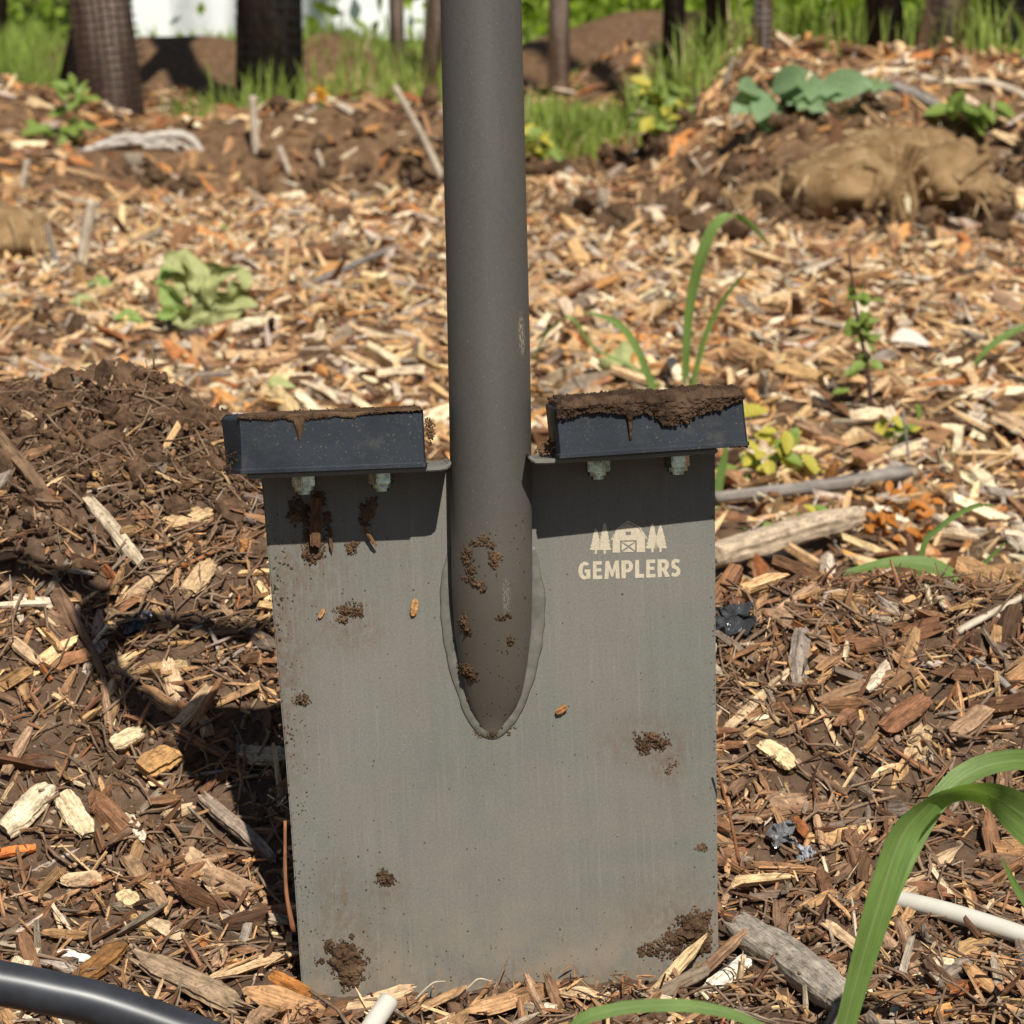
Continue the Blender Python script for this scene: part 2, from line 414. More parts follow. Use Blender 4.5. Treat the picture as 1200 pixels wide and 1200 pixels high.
# ================================================================== the ground sheet
def build_ground():
    near = np.arange(0.62, 2.2, 0.006)
    mid = [near[-1]]
    while mid[-1] < 10.5: mid.append(mid[-1] * 1.0062)
    far = [mid[-1]]
    while far[-1] < 900: far.append(far[-1] * 1.09)
    back = -np.geomspace(0.05, 30, 14)[::-1] + 0.6
    D = np.concatenate([back, near, mid[1:], far[1:]])
    t = np.geomspace(.02, 60, 24)
    u = np.concatenate([-1.6 - t[::-1], np.linspace(-1.6, 1.6, 230), 1.6 + t])
    UU, DD = np.meshgrid(u, D)
    X = UU * (0.1765 * np.maximum(DD, .62) + 0.02); Y = DD + CAM.y
    Z = gh(X, Y)
    V = np.stack([X, Y, Z], -1).reshape(-1, 3)
    nr, nc = X.shape
    i = np.arange(nr - 1)[:, None] * nc + np.arange(nc - 1)[None, :]
    Q = np.stack([i, i + 1, i + nc + 1, i + nc], -1).reshape(-1)
    n = len(Q) // 4
    o = mk_np("ground", V, Q, np.arange(n) * 4, np.full(n, 4), M_SOIL, smooth=True)
    tag(o, kind="structure"); return o
ground = build_ground()

# ================================================================== the spade
P0 = onplane(575, 1150, 0.0)
TM = Matrix.Translation(P0) @ Matrix.Rotation(R(4), 4, 'Z') @ Matrix.Rotation(R(-2), 4, 'Y') @ Matrix.Rotation(R(-7), 4, 'X')
TI = TM.inverted()
_co = TI @ CAM
def T(px, py, yo=0.0):
    d = TI.to_3x3() @ ray(px, py)
    return _co + d * ((yo - _co.y) / d.y)

spade = empty("garden_spade", (0, 0, 0)); spade.matrix_world = TM
tag(spade, "upright grey steel garden spade with black rubber foot pads, dug into the mulch", "spade")

def solid(name, outline, y0, y1, mat, parent, bev=.0006, seg=2):
    bm = bmesh.new()
    vs_ = [bm.verts.new((p.x, y0, p.z)) for p in outline]
    f = bm.faces.new(vs_); bm.normal_update()
    if f.normal.y > 0: f.normal_flip()
    e = bmesh.ops.extrude_face_region(bm, geom=[f])
    for v in e['geom']:
        if isinstance(v, bmesh.types.BMVert): v.co.y = y1
    bmesh.ops.recalc_face_normals(bm, faces=bm.faces)
    if bev:
        bmesh.ops.bevel(bm, geom=[x for x in bm.edges if x.calc_face_angle(0) > .3], offset=bev, segments=seg, affect='EDGES')
    me = bpy.data.meshes.new(name); bm.to_mesh(me); bm.free(); me.materials.append(mat)
    o = bpy.data.objects.new(name, me); COL.objects.link(o); o.parent = parent
    return o
left = [(305, 552), (309, 590), (313, 640), (319, 710), (326, 790), (334, 880), (341, 970), (347, 1060), (352, 1135), (361, 1250)]
right = [(844, 1250), (842, 1120), (840.5, 980), (839.5, 840), (838.5, 700), (838, 600), (838, 530)]
top = [(640, 541), (574, 546), (520, 549)]
blade = solid("blade", [T(*p) for p in left + right + top], 0.0, 0.0034, M_BLADE, spade)

# --- handle tube, flattened into the blade at its foot
HR = (T(624, 560).x - T(527, 560).x) / 2
def hx(py):    # centre and half width of the tube in pixels
    xl = np.interp(py, [0, 100, 200, 300, 400, 500, 600, 680, 740, 790, 815, 835, 848, 864], [516, 518, 520, 522.5, 524.5, 526.5, 528, 529, 532, 540, 546, 553, 561, 569])
    xr = np.interp(py, [0, 100, 200, 300, 400, 500, 600, 680, 740, 790, 815, 835, 848, 864], [611, 613.5, 616, 618.5, 621, 622.5, 623.5, 624, 622.5, 617, 611.5, 603, 592, 582])
    return xl, xr
def hfront(py): return float(np.interp(py, [-2000, 600, 660, 700, 740, 780, 820, 845, 866], [.026, .026, .0255, .0235, .0195, .0145, .0080, .0030, .0005]))
def hpro(px, py):
    """how far the tube's front stands before the blade at a pixel"""
    xl, xr = hx(py); c = (xl + xr) / 2; w = max((xr - xl) / 2, .1); q = 1 - ((px - c) / w) ** 2
    return 0 if q <= 0 else max(hfront(py) - HR, 0) * 1 + (hfront(py) - max(hfront(py) - HR, 0)) * math.sqrt(q)
NS = 40; Vh = []; rows = [-420, -200, -60, 0, 60, 120, 200, 300, 400, 500, 560, 600, 640, 660, 680, 700, 720, 740, 760, 780, 800, 815, 830, 842, 852, 860, 864]
for py in rows:
    xl, xr = hx(max(py, 0)); 
    if py < 0: xl += py * .02; xr += py * .025
    fr = hfront(py); cy_ = max(fr - HR, 0)
    a = T(xl, py, -cy_); b = T(xr, py, -cy_); c = (a + b) / 2; w = (b.x - a.x) / 2
    for k in range(NS):
        th = 2 * math.pi * k / NS
        s = -math.sin(th)
        dy = s * (fr - cy_) if s < 0 else s * (w if py < 560 else .0015 + max(0, w * (1 - (py - 560) / 60)))
        Vh.append((c.x + math.cos(th) * w, -cy_ + dy, c.z))
Fh = []
for i in range(len(rows) - 1):
    for k in range(NS):
        k2 = (k + 1) % NS; Fh.append((i * NS + k, (i + 1) * NS + k, (i + 1) * NS + k2, i * NS + k2))
Fh.append(tuple(range(NS))); Fh.append(tuple(range((len(rows) - 1) * NS, len(rows) * NS))[::-1])
handle = mk("handle_tube", Vh, Fh, M_HANDLE, spade)

# --- weld bead round the foot of the tube
wl_ = smooth_path([(527, 640), (524, 690), (527, 735), (536, 785), (549, 824), (562, 848), (576, 857), (592, 846), (608, 820), (621, 780), (629, 735), (629, 690), (625, 640)], 120)
wr = random.Random(3); ptsw = []
Vw = []; NW = 10
for i, p in enumerate(wl_):
    q = T(p[0] , p[1], 0)
    t = np.array(wl_[min(i + 1, 119)]) - np.array(wl_[max(i - 1, 0)]); t /= np.linalg.norm(t)
    nx, nz = -t[1], -t[0]
    tip = math.exp(-((p[1] - 866) / 26) ** 2)
    ww = .0036 + .0004 * tip + .0008 * (vnoise(i * .35, 0, 8) - .5); hh = .0008 + .0006 * tip + .0005 * (vnoise(i * .5, 3, 9) - .5)
    if p[1] < 690: hh *= max(.1, (p[1] - 636) / 54); ww *= max(.25, (p[1] - 630) / 60)
    for k in range(NW):
        th = 2 * math.pi * k / NW
        Vw.append((q.x + nx * math.cos(th) * ww, -math.sin(th) * hh, q.z + nz * math.cos(th) * ww))
Fw = [(i * NW + k, i * NW + (k + 1) % NW, (i + 1) * NW + (k + 1) % NW, (i + 1) * NW + k) for i in range(119) for k in range(NW)]
Fw += [tuple(range(NW)), tuple(range(119 * NW, 120 * NW))]
weld = mk("weld_bead", Vw, Fw, M_WELD, spade)

# --- step plates (front edge just below the pads) with a fillet to the tube
PF = -.0365
def plate(pts_top, th, x_in):
    bm = bmesh.new()
    for y in (PF + .0025, .0034):
        for (px, py) in pts_top:
            q = T(px, py, PF); bm.verts.new((q.x, y, q.z))
        for (px, py) in pts_top[::-1]:
            q = T(px, py, PF); bm.verts.new((q.x, y, q.z - th))
    bm.verts.ensure_lookup_table(); n = len(pts_top) * 2
    for k in range(n):
        k2 = (k + 1) % n; bm.faces.new([bm.verts[i] for i in (k, k2, n + k2, n + k)])
    bm.faces.new([bm.verts[i] for i in range(n)][::-1]); bm.faces.new([bm.verts[i] for i in range(n, 2 * n)])
    bmesh.ops.recalc_face_normals(bm, faces=bm.faces)
    bmesh.ops.bevel(bm, geom=[e for e in bm.edges if e.calc_face_angle(0) > .8], offset=.0005, segments=2, affect='EDGES')
    me = bpy.data.meshes.new("step_plate"); bm.to_mesh(me); bm.free(); me.materials.append(M_BLADE)
    o = bpy.data.objects.new("step_plate", me); COL.objects.link(o); o.parent = spade; return o
plate([(290, 556), (400, 551.5), (497, 547.5), (516, 546.5), (523, 545), (529, 540)], .0022, 0)
plate([(620, 533), (628, 538.5), (640, 538.5), (740, 533), (842, 526)], .0022, 0)

# --- rubber foot pads: rings of an outline with cut corners
def pad(fTL, fTR, fBR, fBL, chL, chR, label, skew=0.0):
    a, b, c, d = (T(*p, PF) for p in (fTL, fTR, fBR, fBL))     # front face corners
    def ring(s, grow, ins):
        L = d.lerp(a, s); Rr = c.lerp(b, s)
        x0, x1 = L.x - grow + ins, Rr.x + grow - ins; z0, z1 = L.z, Rr.z
        yf, yb = PF - grow + ins, .012 + grow - ins; yl = yf - skew
        xl0, xr0 = x0 - chL * (.86 + .2 * s), x1 + chR
        pl = [(x0, yl), (x1, yf), (xr0, yf + chR * 1.3 + .001), (xr0, yb - .003), (x1 - .001, yb), (x0 + .001, yb), (xl0, yb - .003), (xl0, yl + chL * 1.3 + .001)]
        zz = lambda x: z0 + (z1 - z0) * (x - x0) / (x1 - x0)
        return [(x, y, zz(x)) for x, y in pl]
    specs = [(0.0, .0007, .0006), (0.012, .0007, 0), (.075, .0007, 0), (.10, .0001, 0), (.5, -.0002, 0), (.96, -.0003, 0), (.99, -.0003, .0004), (1.0, -.0003, .0012)]
    V = []
    for sp in specs: V += ring(*sp)
    Fc = [(i * 8 + k, i * 8 + (k + 1) % 8, (i + 1) * 8 + (k + 1) % 8, (i + 1) * 8 + k) for i in range(len(specs) - 1) for k in range(8)]
    Fc += [tuple(range(7, -1, -1)), tuple(range((len(specs) - 1) * 8, len(specs) * 8))]
    o = mk("foot_pad", V, Fc, M_RUBBER, spade, smooth=False); o["label"] = label; return o
padL = pad((280, 490), (495, 481), (497, 548), (284, 556), .0080, .0008, "black rubber pad with a thin film of soil along its top edge")
padR = pad((650, 477), (869, 463), (874, 523), (657, 537), .0010, .0012, "black rubber pad caked with soil on top", .004)

# --- nuts under the plates
for (px, py) in ((357, 567), (447, 563.5), (700.5, 549.5), (793, 544)):
    yo = -.017
    q = T(px, py, yo); bm = bmesh.new()
    def cyl(r, z0, z1, n, rot=0):
        a = [bm.verts.new((q.x + r * math.cos(rot + 2 * math.pi * k / n), yo + r * math.sin(rot + 2 * math.pi * k / n), q.z + z0)) for k in range(n)]
        b = [bm.verts.new((v.co.x, v.co.y, q.z + z1)) for v in a]
        for k in range(n): bm.faces.new((a[k], a[(k + 1) % n], b[(k + 1) % n], b[k]))
        bm.faces.new(a[::-1]); bm.faces.new(b)
    cyl(.0060, -.0012, .0042, 6, random.random()); 
    bmesh.ops.bevel(bm, geom=list(bm.edges), offset=.0004, segments=2, affect='EDGES')
    me = bpy.data.meshes.new("nut"); bm.to_mesh(me); bm.free(); me.materials.append(M_ZINC)
    nut = bpy.data.objects.new("nut", me); COL.objects.link(nut); nut.parent = spade
    bm = bmesh.new(); cyl(.0048, -.0030, -.0011, 20)
    me = bpy.data.meshes.new("nut_collar"); bm.to_mesh(me); bm.free(); me.materials.append(M_ZINC)
    w = bpy.data.objects.new("nut_collar", me); COL.objects.link(w); w.parent = nut
    bm = bmesh.new(); cyl(.0032, -.0046, -.0029, 16)
    me = bpy.data.meshes.new("bolt_end"); bm.to_mesh(me); bm.free(); me.materials.append(M_ZINC)
    w = bpy.data.objects.new("bolt_end", me); COL.objects.link(w); w.parent = nut

# --- print on the blade: lettering and the barn between fir trees
PRINT_Y = -.00016
def L4(cx, cy): return T(660 + cx / 6.6667, 590 + cy / 6.6667, PRINT_Y)     # coordinates of an enlargement of the print
def flat(name, loops, parent=blade):
    pl = [[L4(*p) for p in lp] for lp in loops]
    tri = tessellate_polygon([[Vector((p.x, p.z, 0)) for p in lp] for lp in pl])
    V = [p for lp in pl for p in lp]
    F_ = []
    for t in tri:
        a, b, c = (V[i] for i in t)
        nrm = (b - a).cross(c - a)
        F_.append(t if nrm.y < 0 else t[::-1])
    o = mk(name, V, F_, M_PRINT, parent, smooth=False); return o
def letter(shape, x0, x1, holes=()):
    def m(u, v):
        x = x0 + (x1 - x0) * u; base = 596 - (x - 118) * .031
        return (x, base - v * 140)
    flat("letter", [[m(*p) for p in shape]] + [[m(*p) for p in h] for h in holes])
def arc(cx, cy, rx, ry, a0, a1, n=10): return [(cx + rx * math.cos(R(a0 + (a1 - a0) * i / n)), cy + ry * math.sin(R(a0 + (a1 - a0) * i / n))) for i in range(n + 1)]
G = arc(.52, .5, .52, .5, 42, 270, 18) + [(1.0, .06), (1.0, .56), (.52, .56), (.52, .38), (.66, .38), (.66, .21)] + arc(.55, .5, .20, .30, 285, 60, 14)
E_ = [(0, 0), (.98, 0), (1, .2), (.38, .2), (.38, .42), (.88, .42), (.88, .60), (.38, .60), (.38, .80), (.97, .80), (.95, 1), (0, 1)]
M_ = [(0, 0), (.27, 0), (.30, .52), (.44, .12), (.58, .12), (.72, .52), (.75, 0), (1.02, 0), (.94, 1), (.70, 1), (.51, .45), (.31, 1), (.07, 1)]
P_ = [(0, 0), (.38, 0), (.38, .32)] + arc(.55, .66, .45, .34, -90, 90, 12) + [(0, 1)]
P_h = [(.38, .52)] + arc(.5, .66, .16, .14, -90, 90, 8) + [(.38, .80)]
L_ = [(0, 0), (1, 0), (1, .22), (.47, .22), (.45, 1), (.02, 1)]
R_ = [(0, 0), (.36, 0), (.36, .34), (.44, .34), (.66, 0), (1.04, .02), (.76, .40)] + arc(.55, .68, .42, .32, -45, 90, 10) + [(0, 1)]
R_h = [(.36, .54)] + arc(.48, .67, .15, .13, -90, 90, 8) + [(.36, .80)]
S_ = [(.05, .05)] + arc(.47, .29, .53, .29, -105, 62, 12) + [(.42, .66), (.40, .75), (.52, .81), (.84, .75), (.93, .94)] + arc(.48, .70, .46, .30, 80, 225, 12) + [(.55, .40), (.62, .30), (.52, .21), (.36, .19), (.10, .26)]
for sh, x0, x1, hs in ((G, 118, 213, ()), (E_, 232, 306, ()), (M_, 322, 440, ()), (P_, 455, 545, (P_h,)), (L_, 561, 632, ()), (E_, 648, 721, ()), (R_, 737, 829, (R_h,)), (S_, 842, 916, ())):
    letter(sh, x0, x1, hs)
def fir(cx, top_, base, hw, foot, seed):
    rr = random.Random(seed); n = 7; Lp = []; Rp = []
    for i in range(n):
        f = (i + 1) / n; y = top_ + (base - top_) * f; w = hw * (0.12 + .88 * f ** .9)
        Lp += [(cx - w * rr.uniform(.9, 1.05), y - 3), (cx - w * .72, y - 6 if i < n - 1 else y)]
        Rp += [(cx + w * rr.uniform(.9, 1.05), y - 3), (cx + w * .72, y - 6 if i < n - 1 else y)]
    return [(cx, top_)] + Rp + [(cx + 9, base), (cx + 9, foot), (cx - 9, foot), (cx - 9, base)] + Lp[::-1]
flat("tree_print", [fir(255, 192, 364, 50, 394, 1)]); flat("tree_print", [fir(324, 150, 364, 56, 392, 2)])
flat("tree_print", [fir(697, 150, 352, 54, 382, 3)]); flat("tree_print", [fir(760, 168, 350, 58, 378, 4)])
flat("barn_print", [[(386, 384), (386, 262), (432, 196), (505, 156), (590, 196), (640, 258), (640, 380), (574, 380), (574, 288), (444, 290), (444, 384)], [(488, 222), (530, 220), (530, 246), (488, 248)]])
flat("barn_print", [[(370, 288), (418, 196), (505, 134), (600, 182), (660, 274), (650, 278), (594, 192), (505, 146), (425, 202), (382, 286)]])
for tri in ([(456, 300), (562, 298), (510, 330)], [(456, 308), (500, 338), (456, 372)], [(562, 306), (562, 370), (520, 338)], [(462, 380), (510, 346), (556, 378)]):
    flat("barn_print", [tri])

# ================================================================== soil stuck to the spade
_bm = bmesh.new(); bmesh.ops.create_icosphere(_bm, subdivisions=1, radius=1.0)
ICO_V = np.array([v.co[:] for v in _bm.verts]); ICO_F = np.array([[v.index for v in f.verts] for f in _bm.faces]); _bm.free()
_bm = bmesh.new(); bmesh.ops.create_icosphere(_bm, subdivisions=2, radius=1.0)
ICO2_V = np.array([v.co[:] for v in _bm.verts]); ICO2_F = np.array([[v.index for v in f.verts] for f in _bm.faces]); _bm.free()
def crumbs(name, P, S, mat, parent=None, g=None, flatten=1.0, hi=False):
    """lumpy grains at P (n,3) with radii S (n)"""
    g = g or rng; n = len(P); BV, BF = (ICO2_V, ICO2_F) if hi else (ICO_V, ICO_F)
    if not hi:   # a coarse 12-vertex grain keeps the many small ones cheap
        BV, BF = ICO0_V, ICO0_F
    m = len(BV)
    sc_ = g.uniform(.6, 1.25, (n, 1, 3)); V = BV[None] * sc_ * g.uniform(.72, 1.25, (n, m, 1))
    an = g.uniform(0, 2 * np.pi, (n, 2)); c, s = np.cos(an), np.sin(an)
    x, y, z = V[..., 0], V[..., 1], V[..., 2]
    x, y = x * c[:, :1] - y * s[:, :1], x * s[:, :1] + y * c[:, :1]
    y, z = y * c[:, 1:] - z * s[:, 1:], y * s[:, 1:] + z * c[:, 1:]
    V = np.stack([x, y, z], -1) * np.asarray(S)[:, None, None]
    if flatten != 1: V[..., 1] *= flatten
    V = V + np.asarray(P)[:, None, :]
    Fi = (BF[None] + (np.arange(n) * m)[:, None, None]).reshape(-1)
    k = len(Fi) // 3
    o = mk_np(name, V.reshape(-1, 3), Fi, np.arange(k) * 3, np.full(k, 3), mat)
    if parent: o.parent = parent
    return o
_bm = bmesh.new(); bmesh.ops.create_icosphere(_bm, subdivisions=1, radius=1.0); _bm.free()
_t = (1 + 5 ** .5) / 2
ICO0_V = np.array([(-1, _t, 0), (1, _t, 0), (-1, -_t, 0), (1, -_t, 0), (0, -1, _t), (0, 1, _t), (0, -1, -_t), (0, 1, -_t), (_t, 0, -1), (_t, 0, 1), (-_t, 0, -1), (-_t, 0, 1)]) / math.hypot(1, _t)
ICO0_F = np.array([(0, 11, 5), (0, 5, 1), (0, 1, 7), (0, 7, 10), (0, 10, 11), (1, 5, 9), (5, 11, 4), (11, 10, 2), (10, 7, 6), (7, 1, 8), (3, 9, 4), (3, 4, 2), (3, 2, 6), (3, 6, 8), (3, 8, 9), (4, 9, 5), (2, 4, 11), (6, 2, 10), (8, 6, 7), (9, 8, 1)])

def surf(px, py):   # depth of the spade's own surface at a pixel (blade or tube)
    xl, xr = hx(py); return -hpro(px, py) if (xl < px < xr and py < 864) else 0.0
PXM = 1.31 / F      # metres per pixel at the spade
def clump(blobs, n, label, mat=None, size=(.55, 2.3), thick=1.0, dark=False, seed=0):
    """blobs: ellipses (cx, cy, rx, ry) in photo pixels on the spade's face; a heap of grains sticking to it"""
    g = np.random.default_rng(100 + seed); P = []; S = []
    wts = np.array([b[2] * b[3] for b in blobs], float); wts /= wts.sum()
    for i in range(int(n * 1.6)):
        b = blobs[g.choice(len(blobs), p=wts)]
        a = g.uniform(0, 2 * np.pi); rr = math.sqrt(g.uniform()) * (1 + .25 * math.sin(3 * a + seed) + .15 * math.sin(7 * a))
        px, py = b[0] + b[2] * rr * math.cos(a), b[1] + b[3] * rr * math.sin(a)
        r = g.uniform(*size) * PXM * (1.25 - .5 * min(rr, 1)); q = T(px, py, 0); yo = surf(px, py)
        lift = max(0, 1 - rr) * min(b[2], b[3]) * PXM * .45 * thick * g.uniform(.2, 1)
        P.append((q.x, yo - r * .35 - lift, q.z)); S.append(r)
    for i in range(max(4, n // 5)):        # the denser core that the grains sit on
        b = blobs[g.choice(len(blobs), p=wts)]; a = g.uniform(0, 2 * np.pi); rr = math.sqrt(g.uniform()) * .72
        px, py = b[0] + b[2] * rr * math.cos(a), b[1] + b[3] * rr * math.sin(a); r = g.uniform(.22, .42) * min(b[2], b[3]) * PXM * (1.1 - .4 * rr)
        q = T(px, py, 0); P.append((q.x, surf(px, py) - r * .25, q.z)); S.append(r)
    o = crumbs("soil_clump", np.array(P), np.array(S), mat or (M_CRUMB_D if dark else M_CRUMB), None, g, flatten=.8)
    o.matrix_world = TM
    return tag(o, label, "soil clump", "soil clumps stuck to the spade")
clump([(350, 600, 14, 17), (372, 585, 10, 14), (384, 612, 5, 20), (362, 622, 10, 16)], 170, "black wet soil smear under the leftmost nut, in the pad's shadow", dark=True, thick=.5, seed=1, size=(1.2, 3.2))
clump([(366, 648, 14, 14), (372, 640, 7, 12)], 110, "brown crumbly soil hanging below the bark sliver, at the shadow's edge", seed=2)
clump([(430, 602, 9, 13), (426, 610, 7, 6), (436, 590, 6, 8)], 90, "black soil spot under the second nut from the left", dark=True, seed=3, thick=.6, size=(1.2, 3))
clump([(413, 641, 8, 8), (409, 648, 4, 5)], 45, "small brown soil crumb just below the pad's shadow, left of the socket", seed=4)
clump([(408, 714, 17, 9), (402, 725, 7, 6), (420, 716, 8, 7)], 120, "wide soil crumb on the upper left of the blade, in full sun", seed=5)
clump([(354, 820, 10, 8)], 45, "flat soil crumb near the left edge, half way down the blade", seed=6, dark=True)
clump([(452, 1030, 12, 10), (448, 1024, 8, 6)], 80, "round lone soil lump low on the left half of the blade", seed=7)
clump([(405, 1122, 22, 20), (412, 1140, 17, 20), (388, 1108, 10, 8), (375, 1126, 9, 4), (412, 1097, 4, 5)], 420, "thick cake of soil at the blade's bottom left corner", seed=8, thick=.8)
clump([(763, 866, 20, 10), (755, 874, 12, 10), (774, 872, 12, 8)], 150, "dark soil lump on the right half of the blade below the socket tip", seed=9, dark=True)
clump([(790, 893, 6, 10), (783, 903, 5, 7)], 30, "small reddish soil smear just below the dark lump on the right", seed=10, thick=.4, size=(.6, 1.6))
clump([(812, 1085, 22, 20), (826, 1075, 10, 10), (795, 1100, 20, 12), (768, 1112, 18, 11), (752, 1115, 5, 9), (800, 1118, 22, 10), (822, 1105, 14, 18)], 560, "large spreading cake of soil at the blade's bottom right corner", seed=11, thick=.8)
clump([(822, 993, 9, 4)], 28, "thin soil crumb at the right edge of the blade", seed=12, dark=True)
clump([(555, 631, 8, 4), (564, 627, 9, 5), (572, 633, 6, 5)], 60, "arched soil streak highest on the tube's front", seed=13)
clump([(544, 648, 7, 14), (549, 662, 6, 9)], 80, "upright soil streak on the left of the tube's front", seed=14)
clump([(576, 650, 8, 10)], 60, "round soil crumb on the middle of the tube's front", seed=15)
clump([(546, 674, 7, 4), (556, 678, 8, 5), (563, 684, 4, 6)], 55, "slanting soil streak at the middle of the tube", seed=16)
clump([(541, 725, 7, 13), (546, 733, 6, 8)], 75, "ragged soil crumb on the tube's left edge", seed=17)
clump([(543, 783, 11, 11), (551, 790, 9, 8)], 110, "big soil crumb low on the tube's left edge", seed=18)
clump([(584, 717, 7, 4), (592, 716, 4, 4)], 24, "little soil crumb right of the middle of the tube", seed=19, dark=True)
clump([(596, 745, 6, 6)], 26, "little soil crumb on the right half of the tube", seed=20)
clump([(575, 860, 22, 4), (560, 852, 6, 6), (595, 852, 9, 4)], 70, "soil crust in the weld at the tip of the socket", seed=21, thick=.3, size=(.6, 1.8))
clump([(502, 505, 5, 13), (500, 492, 5, 7)], 70, "soil lump on the inner end of the left foot pad", seed=22)
for o in [x for x in bpy.data.objects if x.name.startswith("soil_clump") and "inner end" in x["label"]]:
    o.matrix_world = TM @ Matrix.Translation((0, PF + .012, 0))
clump([(633, 525, 10, 6), (640, 518, 8, 8), (646, 528, 7, 6)], 80, "soil crumb wedged between the tube and the right foot pad", seed=23)
for o in [x for x in bpy.data.objects if x.name.startswith("soil_clump") and "wedged" in x["label"]]:
    o.matrix_world = TM @ Matrix.Translation((0, PF + .016, 0))
# fine specks all over the blade, denser at the left edge and round the tube's foot
g = np.random.default_rng(5); P = []; S = []
def speck(px, py, r):
    q = T(px, py, 0); P.append((q.x, surf(px, py) - r * .3, q.z)); S.append(r)
for i in range(210): 
    py = g.uniform(600, 1120); speck(np.interp(py, [552, 1135], [307, 352]) + abs(g.normal(0, 16)) + 2, py, g.uniform(.4, 1.3) * PXM)
for i in range(70): speck(np.interp(0, [0, 1], [0, 1]) + g.uniform(312, 345), g.choice([668, 690, 735, 650, 700, 860]) + g.normal(0, 7), g.uniform(.8, 2.0) * PXM)
for i in range(190): speck(g.uniform(355, 835), g.uniform(570, 1150), g.uniform(.3, 1.1) * PXM)
for i in range(90): speck(g.uniform(535, 615), g.uniform(600, 840), g.uniform(.4, 1.3) * PXM)
for i in range(60): speck(g.choice([367, 455, 375, 430]) + g.normal(0, 22), g.choice([690, 1060, 1010, 720]) + g.normal(0, 16), g.uniform(.5, 1.4) * PXM)
for i in range(70): speck(838 - abs(g.normal(0, 2.5)), g.uniform(560, 1130), g.uniform(.4, 1.2) * PXM)
for i in range(120): speck(g.uniform(360, 830), 1150 - abs(g.normal(0, 30)), g.uniform(.4, 1.2) * PXM)
o = crumbs("soil_specks", np.array(P), np.array(S), M_CRUMB, None, g, flatten=.7); o.matrix_world = TM
tag(o, "fine brown soil specks scattered over the spade's blade and socket", "soil", kind="stuff")

# --- soil lying on the foot pads
def crust(fTL, fTR, drip, label, lump, seed, skew=0.0):
    """a skin of soil over the pad's top, running down its front by drip (list of (px, py) of its lower edge)"""
    g = np.random.default_rng(seed); nu, nt, nd = 240, 26, 34; V = []
    dx = [d[0] for d in drip]; dy = [d[1] for d in drip]
    for i in range(nu):
        px = drip[0][0] + (drip[-1][0] - drip[0][0]) * i / (nu - 1)
        f = (px - fTL[0]) / (fTR[0] - fTL[0]); py = fTL[1] + (fTR[1] - fTL[1]) * f
        a = T(px, py, PF); zb = T(px, np.interp(px, dx, dy) + 4.5 * (vnoise(px / 5, 0, seed + 9) - .5) * (lump > .001) + g.normal(0, .8), PF).z
        edge = min(1, i / 6, (nu - 1 - i) / 6); PFs = PF - skew * (1 - f)
        for j in range(nt):
            y = .011 + (PFs - .011) * j / (nt - 1)
            h = lump * (.25 + .9 * vnoise(px / 13, y * 160, seed) + .7 * (vnoise(px / 4.5, y * 450, seed + 1)) + .5 * g.uniform(0, 1))
            h *= edge * min(1, j / 3 + .1)
            V.append((a.x, y - (.0012 if j == nt - 1 else 0), a.z + h * .9))
        for j in range(nd):
            s = (j + 1) / nd; z = a.z + (zb - a.z) * s
            h = lump * (.3 + .9 * vnoise(px / 11, z * 420, seed + 5) + .5 * vnoise(px / 3.5, z * 1200, seed + 6)) * (1 - s ** 4) * edge + lump * .25 * g.uniform(0, 1) * edge
            V.append((a.x, PFs - .0003 - h * .8, z))
    n = nt + nd
    Fc = [(i * n + j, i * n + j + 1, (i + 1) * n + j + 1, (i + 1) * n + j) for i in range(nu - 1) for j in range(n - 1)]
    o = mk("soil_crust", V, Fc, M_CRUST if lump > .001 else M_CRUMB, None); o.matrix_world = TM
    return tag(o, label, "soil crust", "soil crusts on the foot pads")
crust((654, 476), (868, 463), [(651, 486), (662, 488), (672, 484), (682, 481), (700, 480), (722, 482), (729, 486), (734, 492), (735, 514), (738, 516), (740, 490), (746, 480), (758, 480), (766, 487), (772, 492), (780, 498), (790, 495), (803, 493), (815, 488), (822, 482), (832, 477), (840, 479), (852, 475), (862, 468), (872, 464)],
      "thick dark soil crust over the right foot pad, dripping down its front", .0026, 9, .004)
crust((283, 490), (493, 481), [(278, 492), (300, 491.5), (318, 493), (330, 491), (344, 494), (347, 508), (350, 519), (353, 508), (357, 493), (380, 490), (395, 488), (410, 490), (425, 487), (440, 485), (470, 482.5), (496, 481.5)],
      "thin pale soil film over the left foot pad with one short drip", .0006, 12)
P = []; S = []; g = np.random.default_rng(33)
DRIP = [(651, 486), (662, 488), (672, 484), (682, 481), (700, 480), (722, 482), (740, 484), (758, 480), (766, 487), (780, 498), (803, 493), (822, 482), (840, 479), (862, 468), (872, 464)]
for i in range(1500):
    px = g.uniform(652, 872); py = 476 + (463 - 476) * (px - 654) / 214; q = T(px, py, PF); r = g.uniform(.7, 3.4) * PXM
    P.append((q.x, g.uniform(PF, .01), q.z + .0016 + r * .2)); S.append(r)
    if i < 1100: q = T(px, py + (np.interp(px, [d[0] for d in DRIP], [d[1] for d in DRIP]) - py + 2.5) * g.uniform(0, 1) ** .8, PF); P.append((q.x, PF - .0012 - r * .2 - .004 * (1 - (px - 654) / 214), q.z)); S.append(r * .8)
for i in range(120):
    px = g.uniform(275, 494); py = 490 + (481 - 490) * (px - 283) / 210; q = T(px, py, PF); r = g.uniform(.5, 1.4) * PXM
    P.append((q.x, g.uniform(PF, .01), q.z + .0008)); S.append(r)
for i in range(60):
    px = g.uniform(848, 878); q = T(px, 524, PF); r = g.uniform(.6, 1.6) * PXM; P.append((q.x, g.uniform(PF, -.01), q.z)); S.append(r)
